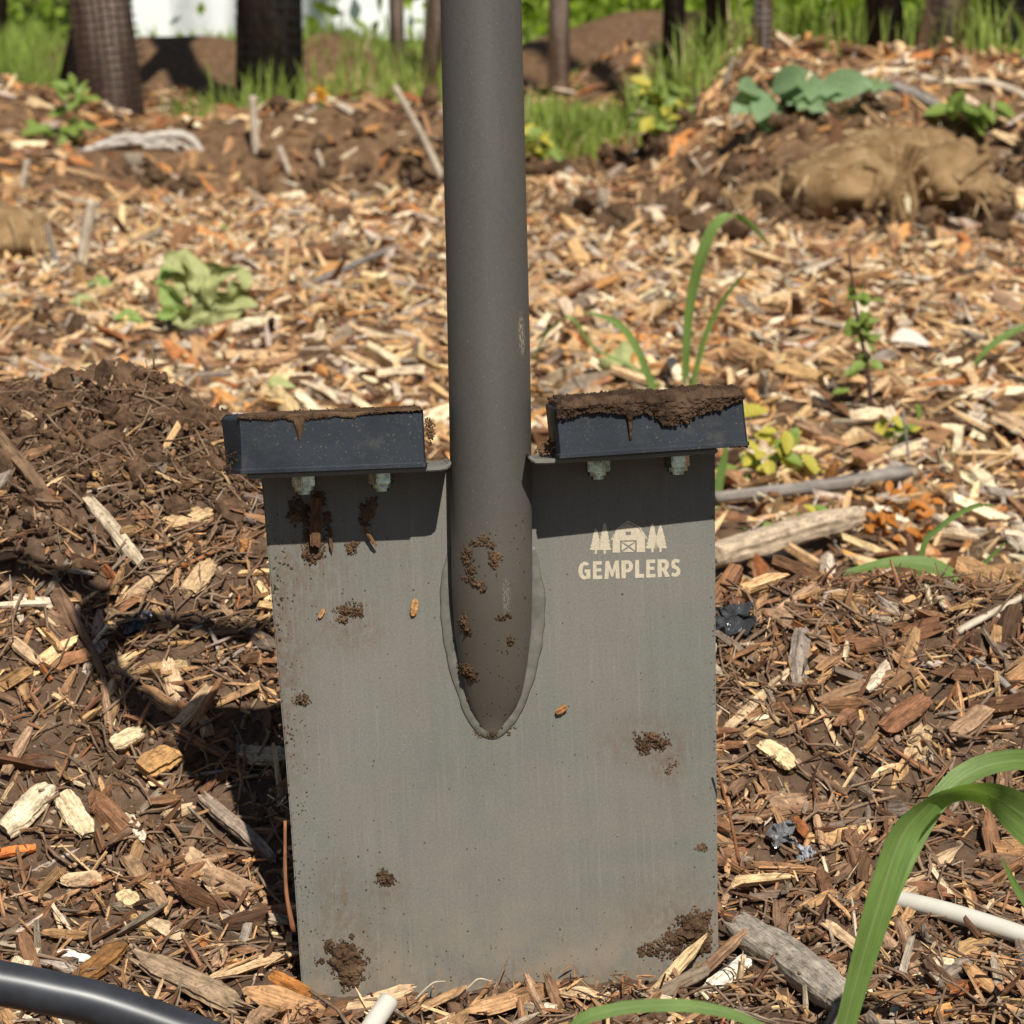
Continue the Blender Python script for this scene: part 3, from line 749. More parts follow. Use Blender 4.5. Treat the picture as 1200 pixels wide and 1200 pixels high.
for i in range(90):
    q = T(g.uniform(262, 280), g.uniform(530, 556), PF); r = g.uniform(.6, 1.7) * PXM; P.append((q.x - .0003, PF + g.uniform(.003, .012), q.z)); S.append(r)
o = crumbs("soil_crumbs", np.array(P), np.array(S), M_CRUST, None, g); o.matrix_world = TM
tag(o, "loose soil crumbs lying on top of the two foot pads", "soil", kind="stuff")

# ================================================================== the mulch
def protos(K, S, V, seed, rough=.2, curl=.12):
    """K irregular split-wood pieces of S cross-sections with V corners each, one unit long, wide and thick"""
    g = np.random.default_rng(seed); out = []
    for k in range(K):
        base_r = 0.5 * g.uniform(.62, 1.2, V); a0 = g.uniform(0, 6.28)
        ang = (np.arange(V) + g.uniform(-.3, .3, V)) / V * 2 * np.pi + a0
        oy = np.cumsum(g.normal(0, curl * .5, S)); oz = np.cumsum(g.normal(0, curl * .8, S)); oy -= oy.mean(); oz -= oz.mean()
        e0, e1 = g.uniform(.25, 1.0), g.uniform(.2, 1.0)
        P = np.zeros((S, V, 3))
        for s in range(S):
            f = s / (S - 1); tp = 1.0
            if s == 0: tp = e0
            if s == S - 1: tp = e1
            rr = base_r * tp * g.uniform(1 - rough, 1 + rough, V)
            cy, cz = np.cos(ang), np.sin(ang)
            m = np.maximum(np.abs(cy), np.abs(cz)) ** .7
            P[s, :, 0] = f - .5 + g.uniform(-.03, .03, V)
            P[s, :, 1] = cy / m * rr + oy[s]; P[s, :, 2] = cz / m * rr + oz[s]
        P[0, :, 0] -= g.uniform(-.06, .10, V); P[-1, :, 0] += g.uniform(-.06, .10, V)
        out.append(P.reshape(-1, 3))
    return np.array(out)
def proto_faces(S, V):
    q = []; tot = []
    for s in range(S - 1):
        for v in range(V):
            v2 = (v + 1) % V; q += [s * V + v, s * V + v2, (s + 1) * V + v2, (s + 1) * V + v]; tot.append(4)
    q += list(range(V - 1, -1, -1)); tot.append(V); q += list(range((S - 1) * V, S * V)); tot.append(V)
    return np.array(q), np.array(tot)

PAL = np.array([srgb(*c)[:3] for c in (
    (236, 214, 178), (224, 190, 144), (206, 166, 118), (186, 145, 102), (166, 128, 92),   # 0-4 cream to tan
    (149, 109, 79), (126, 90, 65), (101, 72, 52), (75, 54, 40),                            # 5-8 browns
    (196, 178, 158), (158, 141, 123), (128, 112, 97),                                    # 9-11 weathered greys
    (206, 148, 90), (186, 122, 72), (156, 98, 60))])                                     # 12-14 orange
W_NEAR = np.array([.7, 1.8, 3.5, 5.5, 7, 7.5, 6.5, 5, 2.8, .8, 1.8, 2.6, .35, .25, .3])
W_MID = np.array([7.5, 9.5, 9.5, 7, 5, 3.6, 2.6, 1.6, 1.0, 5.2, 2.6, 1.0, 2.4, 1.0, .6])
W_BACK = np.array([2.5, 5, 7, 8, 7, 6, 4, 2.5, 1.5, 2, 2, 1, 3, 2, 1])
def pick_cols(n, w, g):
    k = g.choice(len(PAL), n, p=w / w.sum()); return PAL[k] * g.uniform(.82, 1.18, (n, 1)) * g.uniform(.96, 1.04, (n, 3))

def normals(x, y):
    e = .012
    nx = (gh(x - e, y) - gh(x + e, y)) / (2 * e); ny = (gh(x, y - e) - gh(x, y + e)) / (2 * e)
    N = np.stack([nx, ny, np.ones_like(nx)], -1); return N / np.linalg.norm(N, axis=1, keepdims=True)
def frames(x, y, g, tilt, rolls=.8):
    n = len(x); N = normals(x, y)
    t1 = np.stack([N[:, 2], 0 * x, -N[:, 0]], -1); t1 /= np.linalg.norm(t1, axis=1, keepdims=True); t2 = np.cross(N, t1)
    A = np.stack([t1, t2, N], -1)
    yaw = g.uniform(0, 2 * np.pi, n); pit = g.normal(0, tilt, n); rol = g.normal(0, rolls, n)
    c, s = np.cos(yaw), np.sin(yaw); o = np.ones(n); z = np.zeros(n)
    Rz = np.stack([np.stack([c, -s, z], -1), np.stack([s, c, z], -1), np.stack([z, z, o], -1)], 1)
    c, s = np.cos(pit), np.sin(pit)
    Ry = np.stack([np.stack([c, z, s], -1), np.stack([z, o, z], -1), np.stack([-s, z, c], -1)], 1)
    c, s = np.cos(rol), np.sin(rol)
    Rx = np.stack([np.stack([o, z, z], -1), np.stack([z, c, -s], -1), np.stack([z, s, c], -1)], 1)
    return A @ Rz @ Ry @ Rx
TIM = np.array(TI)
def clear_of_spade(P, ax, L, Tk):
    """True where a piece neither crosses the blade nor stands inside the tube or pads"""
    q = P @ TIM[:3, :3].T + TIM[:3, 3]; n = ax @ TIM[:3, :3].T
    ey = np.abs(n[:, 1]) * L * .56 + Tk + .001; ex = np.abs(n[:, 0]) * L * .56 + Tk
    inb = (q[:, 0] > -.105 - ex) & (q[:, 0] < .105 + ex) & (q[:, 2] < .24)
    cross = inb & (q[:, 1] - ey < .0036) & (q[:, 1] + ey > -.0)
    return ~cross
KEEP = []
for (a_, b_, r_) in (((1040, 1062), (1230, 1118), 15), ((872, 1104), (985, 1195), 26), ((10, 978), (58, 936), 20), ((78, 946), (100, 982), 17), ((200, 612), (246, 606), 14), ((224, 700), (244, 670), 14),
                     ((170, 908), (204, 894), 20), ((250, 950), (312, 1006), 14), ((838, 690), (998, 644), 18), ((838, 599), (1060, 571), 10), ((848, 745), (876, 745), 18), ((905, 995), (945, 1012), 14),
                     ((205, 380), (290, 382), 22), ((896, 880), (928, 904), 16), ((1052, 1054), (1118, 1004), 12), ((838, 1160), (876, 1130), 14), ((165, 1135), (280, 1188), 20), ((95, 1154), (142, 1120), 16), ((104, 594), (166, 666), 10), ((1122, 745), (1206, 702), 7),
                     ((858, 1190), (1000, 1215), 22), ((1036, 860), (1084, 824), 16), ((0, 1003), (40, 999), 10)):
    A_, B_ = hit(*a_), hit(*b_); KEEP.append((np.array(A_[:2]), np.array(B_[:2]), r_ / F * (A_.y - CAM.y)))
def kept_clear(P, L):
    """False where a piece would bury one of the named pieces lying on top of the mulch"""
    ok = np.ones(len(P), bool)
    for A_, B_, r_ in KEEP:
        d = B_ - A_; t = np.clip(((P[:, :2] - A_) @ d) / (d @ d), 0, 1); q = A_ + t[:, None] * d
        ok &= np.hypot(P[:, 0] - q[:, 0], P[:, 1] - q[:, 1]) > r_ + .22 * L
    return ok
def scatter(name, P, Rm, dim, tint, PR, SV, mat, g):
    S, V = SV; n = len(P); K = len(PR); k = g.integers(0, K, n)
    base = PR[k] * dim[:, None, :]
    W = np.einsum('nij,nvj->nvi', Rm, base) + P[:, None, :]
    fl, ft = proto_faces(S, V); m = S * V
    loops = (fl[None] + (np.arange(n) * m)[:, None]).reshape(-1)
    tot = np.tile(ft, n); st = np.concatenate([[0], np.cumsum(tot)[:-1]])
    gr = base + g.uniform(0, 50, (n, 1, 3))
    col = np.repeat(np.concatenate([tint, np.ones((n, 1))], 1)[:, None, :], m, 1)
    return mk_np(name, W.reshape(-1, 3), loops, st, tot, mat, {"tint": ('POINT', 'FLOAT_COLOR', col), "grain": ('POINT', 'FLOAT_VECTOR', gr)})
def spots(n, d0, d1, g, wide=1.32, inner=0.0):
    """random ground points between two distances, evenly spread by area over what the camera could see"""
    f = g.uniform(0, 1, n); D = np.sqrt(d0 * d0 + (d1 * d1 - d0 * d0) * f)
    return np.where(g.uniform(0, 1, n) < .5, -1, 1) * g.uniform(inner / wide, 1, n) * (.1765 * D * wide + .02), D + CAM.y
def soilness(x, y):
    """where the dug soil lies bare between the chips: the left mound's crest, a hollow on the right, the back pits"""
    s = .8 * gauss(x, -.27, .16) * gauss(y, .40, .09) + .45 * gauss(x, .28, .10) * gauss(y, .16, .06) + .5 * gauss(x, -.24, .10) * gauss(y, .12, .05)
    s = s + .9 * gauss(x, .62, .45) * gauss(y, 3.55, .16) + .9 * gauss(x, -.35, .4) * gauss(y, 4.5, .25)
    s = s + .25 * sstep(.50, .66, fbm(x * 11, y * 11, 77, 2)) * sstep(1.0, .4, y)
    return np.clip(s, 0, 1)

PR_MD = protos(40, 5, 6, 2, .08); PR_LO = protos(26, 3, 4, 3, curl=.08)
def mulch(name, n, d0, d1, Lr, Wr, Tr, w, tilt, lift, PR, SV, seed, label, soil_cut=.0, wide=1.32, inner=0.0):
    g = np.random.default_rng(seed); x, y = spots(n, d0, d1, g, wide, inner)
    sl = soilness(x, y); keep = g.uniform(0, 1, n) > sl * soil_cut; x, y, sl = x[keep], y[keep], sl[keep]; n = len(x)
    L = np.exp(g.normal(math.log(Lr[0]), Lr[1], n)).clip(Lr[2], Lr[3]); W = np.minimum(L * g.uniform(*Wr, n), Lr[3] * .42); Tk = W * g.uniform(*Tr, n)
    Rm = frames(x, y, g, tilt); z = gh(x, y) + g.uniform(*lift, n)
    P = np.stack([x, y, z], -1)
    ok = clear_of_spade(P, Rm[:, :, 0], L, Tk) & (kept_clear(P, L) | (P[:, 2] < gh(P[:, 0], P[:, 1]) + .0005)); P, Rm, L, W, Tk, sl = P[ok], Rm[ok], L[ok], W[ok], Tk[ok], sl[ok]; n = len(P)
    tint = pick_cols(n, w, g); tint *= (1 - .45 * sl * (g.uniform(0, 1, n) < .8))[:, None]
    o = scatter(name, P, Rm, np.stack([L, W, Tk], -1), tint, PR, SV, M_CHIP, g)
    return tag(o, label, kind="stuff")
mulch("wood_chips", 11300, .92, 2.02, (.0118, .52, .0050, .040), (.10, .40), (.35, .95), W_NEAR, .34, (-.002, .006), PR_MD, (5, 6), 11, "brown wood chip mulch round the spade", .72)
mulch("wood_splinters", 23000, .92, 2.02, (.0100, .55, .004, .040), (.05, .20), (.5, 1.0), W_NEAR, .38, (-.001, .0075), PR_LO, (3, 4), 12, "fine brown splinters and bark shreds in the mulch round the spade", .45)
mulch("wood_chips", 31000, 1.98, 5.3, (.0215, .55, .007, .085), (.09, .40), (.25, .8), W_MID, .40, (-.006, .012), PR_LO, (3, 4), 13, "sunlit tan wood chip mulch stretching away behind the spade", .7)
mulch("wood_chips", 9000, 5.2, 8.6, (.045, .4, .02, .10), (.16, .42), (.2, .6), W_BACK, .3, (-.005, .012), PR_LO, (3, 4), 14, "brown wood chip mulch round the far trees", .5)

mulch("wood_chips", 6500, .90, 2.1, (.021, .45, .010, .045), (.12, .36), (.3, .8), W_NEAR, .34, (-.002, .006), PR_LO, (3, 4), 15, "brown wood chip mulch either side of the near ground", .5, 2.9, 1.30)
mulch("wood_chips", 12500, 2.0, 7.5, (.042, .42, .02, .10), (.12, .40), (.25, .7), W_MID, .34, (-.004, .010), PR_LO, (3, 4), 16, "tan wood chip mulch either side of the middle ground", .5, 2.5, 1.30)

# --- crumbs of soil among the chips
def soil_crumbs(name, n, d0, d1, smin, smax, seed, label, base=.18, mat=None):
    g = np.random.default_rng(seed); x, y = spots(n, d0, d1, g, 1.25)
    k = g.uniform(0, 1, n) < base + soilness(x, y); x, y = x[k], y[k]
    S = np.exp(g.uniform(math.log(smin), math.log(smax), len(x))); P = np.stack([x, y, gh(x, y) + S * g.uniform(-.2, .9, len(x))], -1)
    ok = clear_of_spade(P, np.tile([1., 0, 0], (len(P), 1)), S * 2, S); P, S = P[ok], S[ok]
    o = crumbs(name, P, S, mat or M_CRUMB_D, None, g); return tag(o, label, kind="stuff")
soil_crumbs("soil_crumbs", 22000, .92, 2.0, .0008, .0034, 21, "brown crumbly soil dug up round the spade", mat=M_CRUMB)
soil_crumbs("soil_crumbs", 9000, 4.3, 6.3, .006, .028, 22, "brown soil clods on the far bank and in the far pits", 0, M_CRUMB)
# the crumbly crest of the left mound
g = np.random.default_rng(25); n = 420
x = g.normal(-.245, .075, n); y = g.normal(.40, .06, n); S = np.exp(g.uniform(math.log(.003), math.log(.011), n)); P = np.stack([x, y, gh(x, y) + g.uniform(-.5, .5, n) * S], -1)
tag(crumbs("soil_clods", P, S, M_CRUMB_D, None, g, hi=True), "dark crumbly soil clods heaped on the left mound", kind="stuff")
def fibres(name, n, d0, d1, Lr, rr, seed, label, mat, centre=None):
    """thin curving roots and bark strings lying through the mulch"""
    g = np.random.default_rng(seed); V = []; loops = []
    if centre: x = g.normal(centre[0], centre[2], n); y = g.normal(centre[1], centre[3], n)
    else: x, y = spots(n, d0, d1, g, 1.2)
    L = np.exp(g.uniform(math.log(Lr[0]), math.log(Lr[1]), n)); Rm = frames(x, y, g, .28, .6); r = g.uniform(*rr, n)
    P0_ = np.stack([x, y, gh(x, y) + .004], -1); S_ = 5; c1 = g.normal(0, .22, n); c2 = g.normal(0, .14, n); c3 = g.normal(0, .10, n)
    rings = []
    for s in range(S_):
        f = s / (S_ - 1) - .5
        loc = np.stack([f * L, (c1 * (4 * f * f - .5) + c2 * np.sin(f * 7)) * L * .5, c3 * np.cos(f * 6) * L * .4], -1); rad = r * (1 - .5 * abs(f + .2))
        for k in range(4):
            a = k * math.pi / 2; q = loc + np.stack([0 * rad, np.cos(a) * rad, np.sin(a) * rad], -1); rings.append(np.einsum('nij,nj->ni', Rm, q) + P0_)
    W = np.stack(rings, 1); ok = clear_of_spade(P0_, Rm[:, :, 0], L * 1.2, r * 3); W = W[ok]; Lk = L[ok]; m = S_ * 4
    fl, ft = proto_faces(S_, 4); n2 = len(W); loops = (fl[None] + (np.arange(n2) * m)[:, None]).reshape(-1); tot = np.tile(ft, n2); st = np.concatenate([[0], np.cumsum(tot)[:-1]])
    return tag(mk_np(name, W.reshape(-1, 3), loops, st, tot, mat, smooth=True), label, kind="stuff")
M_FIBRE = crumb_mat("root_fibre", (.10, .062, .040, 1), (.24, .155, .10, 1), (.36, .25, .16, 1))
fibres("root_fibres", 3600, .92, 2.0, (.014, .06), (.0004, .0012), 61, "thin brown roots and bark strings in the mulch round the spade", M_FIBRE)
fibres("root_fibres", 330, 0, 0, (.012, .06), (.0003, .0009), 62, "thin brown roots hanging out of the soil on the left mound", M_FIBRE, (-.23, .38, .09, .06))
M_DUST = crumb_mat("wood_dust", (.16, .105, .07, 1), (.34, .235, .16, 1), (.50, .37, .26, 1))
soil_crumbs("wood_dust", 11500, .92, 2.0, .0006, .0022, 63, "pale wood dust and crumbs strewn over the mulch round the spade", .55, M_DUST)
g = np.random.default_rng(24); n = 4200
x = g.normal(-.245, .075, n); y = g.normal(.395, .065, n); S = np.exp(g.uniform(math.log(.0008), math.log(.0034), n))
P = np.stack([x, y, gh(x, y) + g.uniform(-.3, 1.2, n) * S + .004], -1)
tag(crumbs("soil_crumbs", P, S, M_CRUMB_D, None, g), "dark lumpy soil on the crest of the mound left of the spade", kind="stuff")

# --- the wood chips that show largest, each an object of its own
def chunk_mesh(name, L, W, Tk, tint, seed, S=14, V=18, jag=.05, taper=(.8, .6), wob=1.0):
    """split wood: a flattened bar with ridges running its length and ragged ends"""
    g = np.random.default_rng(seed); ang = np.arange(V) / V * 2 * np.pi
    ridge = g.uniform(-.14, .14, V); e0 = g.uniform(-jag, jag, V) * L; e1 = g.uniform(-jag, jag, V) * L
    oy = np.cumsum(g.normal(0, .025 * wob, S)) * W; oz = np.cumsum(g.normal(0, .03 * wob, S)) * W
    P = np.zeros((S, V, 3))
    for s in range(S):
        f = s / (S - 1); tp = min(1, taper[0] + (1 - taper[0]) * f * 5) * min(1, taper[1] + (1 - taper[1]) * (1 - f) * 5)
        c, sn = np.cos(ang), np.sin(ang); m = np.maximum(abs(c), abs(sn)) ** .6
        r = (1 + ridge + g.normal(0, .035, V)) * tp * .5
        P[s, :, 0] = f * L + (e0 if s == 0 else e1 if s == S - 1 else 0)
        P[s, :, 1] = c / m * r * W + oy[s] - oy.mean(); P[s, :, 2] = sn / m * r * Tk + oz[s] - oz.mean()
    base = P.reshape(-1, 3); fl, ft = proto_faces(S, V); st = np.concatenate([[0], np.cumsum(ft)[:-1]])
    tv = np.tile(tint, (len(base), 1)) * np.repeat(1 + .5 * np.tile(ridge, S)[:, None], 3, 1) * g.uniform(.9, 1.1, (len(base), 1))
    return mk_np(name, base, fl, st, ft, M_CHIP, {"tint": ('POINT', 'FLOAT_COLOR', np.concatenate([tv, np.ones((len(tv), 1))], 1)), "grain": ('POINT', 'FLOAT_VECTOR', base + g.uniform(0, 50, 3))}, smooth=False)
KINDS = [((226, 206, 178), "cream"), ((200, 168, 132), "tan"), ((164, 132, 104), "mid brown"), ((124, 97, 76), "dark brown"), ((160, 146, 132), "weathered grey"), ((164, 118, 84), "rusty brown")]
SHAPES = [(.22, .5, 1, "narrow"), (.34, .5, .9, "broad"), (.15, .8, 1.05, "slim stick-like"), (.42, .5, 1.1, "squarish"), (.27, .6, .85, "thick"), (.10, .9, .95, "splinter-thin")]
lib = {}
def place_chip(k, j, v, L, m4, label, group):
    """one shared mesh per colour, shape and size class; L is the chip's length"""
    Lq = min((.013, .018, .024, .032, .042, .056, .075), key=lambda q: abs(q - L)); key = (k, j, v, Lq)
    if key not in lib:
        w, th, f, _ = SHAPES[j]; t = np.array(srgb(*KINDS[k][0])[:3]) * f; sd = 500 + k * 40 + j * 5 + v
        o_ = chunk_mesh("wood_chip", Lq, Lq * w, Lq * w * th, t, sd, S=7, V=11, jag=.09, taper=((.8, .5), (.6, .9), (.5, .4))[(v + j) % 3], wob=2.2)
        me = o_.data; me.transform(Matrix.Translation((-Lq / 2, 0, 0))); bpy.data.objects.remove(o_); lib[key] = me
    o = bpy.data.objects.new("wood_chip", lib[key]); COL.objects.link(o); o.matrix_world = m4
    return tag(o, label, "wood chip", group)
def where_is(px, py, p):
    if p.y > 3.2: return "near the far trees " + ("left of the tube" if px < 560 else "right of the tube")
    if p.y > 1.6: return ("left of the leaf clump" if px < 185 else "between leaf clump and tube" if px < 520 else "between tube and grass sprout" if px < 800 else "between grass sprout and weed seedling" if px < 1000 else "right of the weed seedling") + (", farther off" if p.y > 2.4 else "")
    if p.y > .75: return "just behind the left mound" if px < 560 else ("beside the grey stick behind the right bank" if px < 1000 else "behind the far end of the right bank")
    if px < 300:
        return "on the left mound" if py < 740 else "left of the spade's shadow" if py < 960 else "near the black pipe at the lower left"
    if px < 850: return "before the foot of the blade"
    return "on the top of the right bank" if py < 800 else "on the right bank beside the blade" if px < 1000 and py < 1000 else "behind the big grass leaf" if py < 1000 else ("beside the white pipe" if px > 1030 else "beside the thick grey chunk")
g = np.random.default_rng(91); made = 0; tries = 0; used = set()
while made < 285 and tries < 12000:
    tries += 1
    px, py = g.uniform(-30, 1230), g.uniform(250, 1215)
    if 300 < px < 850 and 540 < py < 1150: continue
    if py < 700 and g.uniform() < .45: continue
    p = hit(px, py); dist = p.y - CAM.y
    sl_ = float(soilness(p.x, p.y))
    if g.uniform() < sl_ * .6: continue
    mid_ = p.y > .75
    k = int(g.choice(6, p=[.22, .32, .18, .08, .16, .04] if mid_ else [.06, .22, .35, .22, .12, .03])); j = int(g.choice(6, p=[.26, .2, .16, .08, .18, .12]))
    L = (math.exp(g.normal(math.log(.042 if mid_ else .0205), .34)))
    x = np.array([p.x]); y = np.array([p.y]); Rm = frames(x, y, g, .22, .5)
    P = np.array([[p.x, p.y, p.z + .003 + L * .06]])
    if not clear_of_spade(P, Rm[:, :, 0], np.array([L]), np.array([L * .2]))[0] or not kept_clear(P, np.array([L * 1.6]))[0]: continue
    m4 = Matrix([list(Rm[0][i]) + [P[0][i]] for i in range(3)] + [[0, 0, 0, 1]])
    lab = ("long " if L > (.050 if mid_ else .027) else "short " if L < (.034 if mid_ else .016) else "") + SHAPES[j][3] + " " + KINDS[k][1] + " wood chip " + where_is(px, py, p)
    if lab in used: continue
    used.add(lab); place_chip(k, j, int(g.integers(0, 3)), L, m4, lab, "loose wood chips scattered over the mulch"); made += 1

# ================================================================== single pieces lying about
def axes_frame(A, B, up=Vector((0, 0, 1)), roll=0.0):
    x = (B - A).normalized(); z = (up - x * up.dot(x)).normalized(); y = z.cross(x)
    m = Matrix(((x.x, y.x, z.x, 0), (x.y, y.y, z.y, 0), (x.z, y.z, z.z, 0), (0, 0, 0, 1)))
    return Matrix.Translation(A) @ m @ Matrix.Rotation(roll, 4, 'X')
nchunk = [0]
def chunk(a, b, w, th, rgb, label, name="wood_chip", cat="wood chip", lift=.5, mode="ground", yo=-.012, roll=0.0, jag=.05, taper=(.8, .6), group=None):
    nchunk[0] += 1
    if mode == "ground":
        A, B = hit(*a), hit(*b); dist = A.y - CAM.y
        up = Vector(normals(np.array([A.x]), np.array([A.y]))[0])
        W = w / F * dist * 1.02; A = A + up * W * th * lift; B = B + up * W * th * lift
    else:          # leaning against or standing before the spade: on a plane parallel to the blade
        A, B = TM @ T(*a, yo), TM @ T(*b, yo); dist = A.y - CAM.y; W = w / F * dist
        up = TM.to_3x3() @ Vector((0, -1, 0))
    L = (B - A).length
    o = chunk_mesh(name, L, W, W * th, np.array(srgb(*rgb)[:3]), 900 + nchunk[0], jag=jag, taper=taper)
    o.matrix_world = axes_frame(A, B, up, roll)
    return tag(o, label, cat, group)

chunk((6, 982), (60, 932), 30, .6, (226, 206, 172), "pale cream split wood block at the left, brightest in the mulch", lift=.7)
chunk((74, 940), (102, 986), 27, .6, (222, 198, 160), "pale wood block just right of the brightest cream block", lift=.7)
chunk((-6, 1006), (40, 998), 13, .7, (205, 118, 62), "orange wood chip poking in from the left edge", lift=.7)
chunk((104, 592), (168, 668), 17, .6, (186, 168, 142), "long pale grey split stick leaning on the left mound", name="split_stick", cat="stick", lift=.9)
chunk((198, 622), (246, 604), 22, .5, (196, 164, 122), "tan squarish wood chip high on the mound beside the blade's shadow", lift=.8)
chunk((222, 700), (246, 666), 24, .5, (190, 160, 122), "tan upright wood chip below the squarish one on the mound", lift=.8)
chunk((-8, 512), (58, 590), 15, .7, (120, 96, 74), "dark brown stick sloping down the left mound", name="split_stick", cat="stick", lift=.9)
chunk((90, 1158), (146, 1116), 28, .45, (138, 98, 58), "brown flat board scrap above the black pipe", lift=.8)
chunk((162, 1132), (288, 1192), 34, .5, (158, 134, 108), "big shredded greyish brown wood piece beside the black pipe", lift=.8, jag=.14, taper=(.5, .5))
chunk((68, 1122), (106, 1128), 14, .5, (232, 224, 210), "white wood chip above the black pipe", lift=.9)
chunk((150, 1010), (190, 1068), 20, .6, (156, 126, 96), "smooth brown stick end standing in the lower left mulch", name="split_stick", cat="stick", lift=.8)
chunk((176, 1084), (214, 1106), 22, .4, (196, 170, 136), "pale curled wood chip low left of the blade", lift=.9)
chunk((240, 942), (318, 1012), 20, .8, (150, 132, 116), "grey round stick lying in the spade's shadow", name="split_stick", cat="stick", lift=.7)
chunk((166, 912), (206, 890), 34, .6, (184, 142, 92), "golden tan wood lump left of the spade's shadow", lift=.6)
chunk((130, 880), (164, 862), 20, .6, (214, 190, 152), "cream wood chip left of the spade's shadow, above the golden lump", lift=.8)
chunk((142, 1052), (160, 1068), 22, .5, (224, 196, 150), "small cream triangle of wood in the lower left mulch", lift=.9)
chunk((280, 890), (336, 892), 26, .5, (178, 156, 128), "pale splintered wood chip touching the blade's left edge", lift=.8, jag=.1)
chunk((262, 1078), (338, 1086), 18, .5, (168, 150, 130), "grey wood strip half in shadow low at the blade's left edge", lift=.8)
chunk((318, 1142), (364, 1166), 16, .5, (170, 112, 58), "rust brown bark strip at the blade's bottom left corner", mode="tool", yo=-.012)
chunk((868, 1100), (992, 1200), 46, .62, (150, 140, 126), "thick weathered grey wood chunk in front of the blade's right corner", name="wood_chunk", cat="wood chunk", lift=.95, jag=.04, taper=(.8, .8))
chunk((832, 1166), (880, 1126), 26, .5, (236, 226, 206), "bright cream wood chip under the weathered grey chunk", lift=.6)
chunk((896, 876), (930, 908), 24, .5, (226, 200, 154), "cream wood chip lying right of the blade on dark soil", lift=.9)
chunk((1048, 1058), (1122, 1000), 20, .35, (186, 158, 124), "long pale wedge of wood behind the white pipe", lift=.9, taper=(.9, .3))
chunk((1036, 862), (1084, 822), 28, .4, (134, 94, 68), "reddish brown bark slab on the right bank", lift=.8)
chunk((996, 984), (1008, 1032), 20, .8, (122, 90, 68), "short dark brown stub standing beside the grass leaf", lift=.6)
chunk((962, 1030), (972, 1068), 18, .8, (118, 84, 62), "reddish brown stub right of the blade's lower edge", lift=.7)
chunk((1110, 1132), (1166, 1104), 28, .45, (176, 140, 98), "tan wood chip under the white pipe", lift=.8)
chunk((846, 862), (924, 790), 13, .6, (190, 164, 130), "pale stick on the bank just right of the blade", name="split_stick", cat="stick", lift=.9)
chunk((872, 866), (926, 836), 11, .6, (176, 142, 104), "shorter tan stick below the pale one right of the blade", name="split_stick", cat="stick", lift=.9)
chunk((1034, 742), (1042, 712), 26, .4, (176, 156, 134), "grey flat wood chip standing up on the right bank", lift=.8)
chunk((960, 830), (1060, 790), 16, .6, (142, 112, 84), "brown stick along the top of the right bank", name="split_stick", cat="stick", lift=.9)
chunk((852, 965), (980, 950), 14, .6, (136, 104, 80), "brown stick lying level right of the blade", name="split_stick", cat="stick", lift=.9)
chunk((880, 1020), (960, 1028), 15, .6, (150, 112, 80), "brown stick lying level right of the blade, below the first", name="split_stick", cat="stick", lift=.9)
chunk((1072, 1160), (1100, 1196), 16, .6, (160, 126, 90), "tan wood sliver at the lower right", lift=.8)
chunk((1184, 604), (1206, 658), 16, .5, (206, 190, 166), "pale grey wood chip at the right edge beyond the bank", lift=.8)
# pieces before the blade's foot
chunk((528, 1196), (652, 1154), 20, .6, (150, 114, 82), "long brown splinter lying across the foot of the blade", mode="tool", yo=-.016, jag=.1, taper=(.5, .4))
chunk((640, 1142), (662, 1196), 14, .6, (134, 104, 80), "pointed brown shard standing before the middle of the blade's foot", mode="tool", yo=-.020, taper=(.3, 1), jag=.1)
chunk((684, 1158), (696, 1188), 13, .5, (120, 82, 58), "small dark pointed shard standing right of the taller one", mode="tool", yo=-.018, taper=(.2, 1))
chunk((752, 1182), (824, 1100), 15, .5, (214, 184, 140), "pale pointed splinter leaning on the blade's bottom right corner", mode="tool", yo=-.012, taper=(.9, .2), jag=.08)
chunk((800, 1160), (872, 1092), 13, .7, (150, 118, 92), "brown stick leaning beside the pale splinter at the blade's right corner", name="split_stick", cat="stick", mode="tool", yo=-.016)
chunk((402, 1192), (482, 1170), 14, .6, (150, 118, 90), "brown bark strip before the blade's lower left", mode="tool", yo=-.014, jag=.1)
chunk((486, 1186), (546, 1156), 10, .6, (176, 140, 104), "thin tan curl of bark before the blade's foot", mode="tool", yo=-.014, taper=(.8, .3))
# slivers stuck on the blade
chunk((371, 584), (369, 640), 12, .5, (104, 76, 52), "bark sliver stuck to the blade under the leftmost nut", name="bark_sliver", cat="bark sliver", mode="tool", yo=-.005, taper=(.9, .8))
chunk((386, 618), (389, 646), 4, .7, (96, 72, 50), "tiny thorn of bark right of the bark sliver on the blade", name="bark_sliver", cat="bark sliver", mode="tool", yo=-.002, taper=(.9, .3))
chunk((426, 618), (441, 640), 4, .8, (132, 96, 64), "tiny twig stuck to the blade under the second nut", name="twig", cat="twig", mode="tool", yo=-.0035)
chunk((487, 702), (484, 721), 8, .5, (176, 130, 82), "seed-like tan wood flake stuck to the blade left of the socket", name="wood_flake", cat="wood flake", mode="tool", yo=-.0016, taper=(.4, .5))
chunk((652, 835), (664, 829), 9, .5, (158, 110, 66), "tiny brown wood flake stuck to the blade right of the socket tip", name="wood_flake", cat="wood flake", mode="tool", yo=-.0016, taper=(.6, .6))
chunk((374, 724), (380, 714), 5, .5, (166, 124, 80), "tiny tan wood flake near the blade's upper left edge", name="wood_flake", cat="wood flake", mode="tool", yo=-.001, taper=(.5, .5))

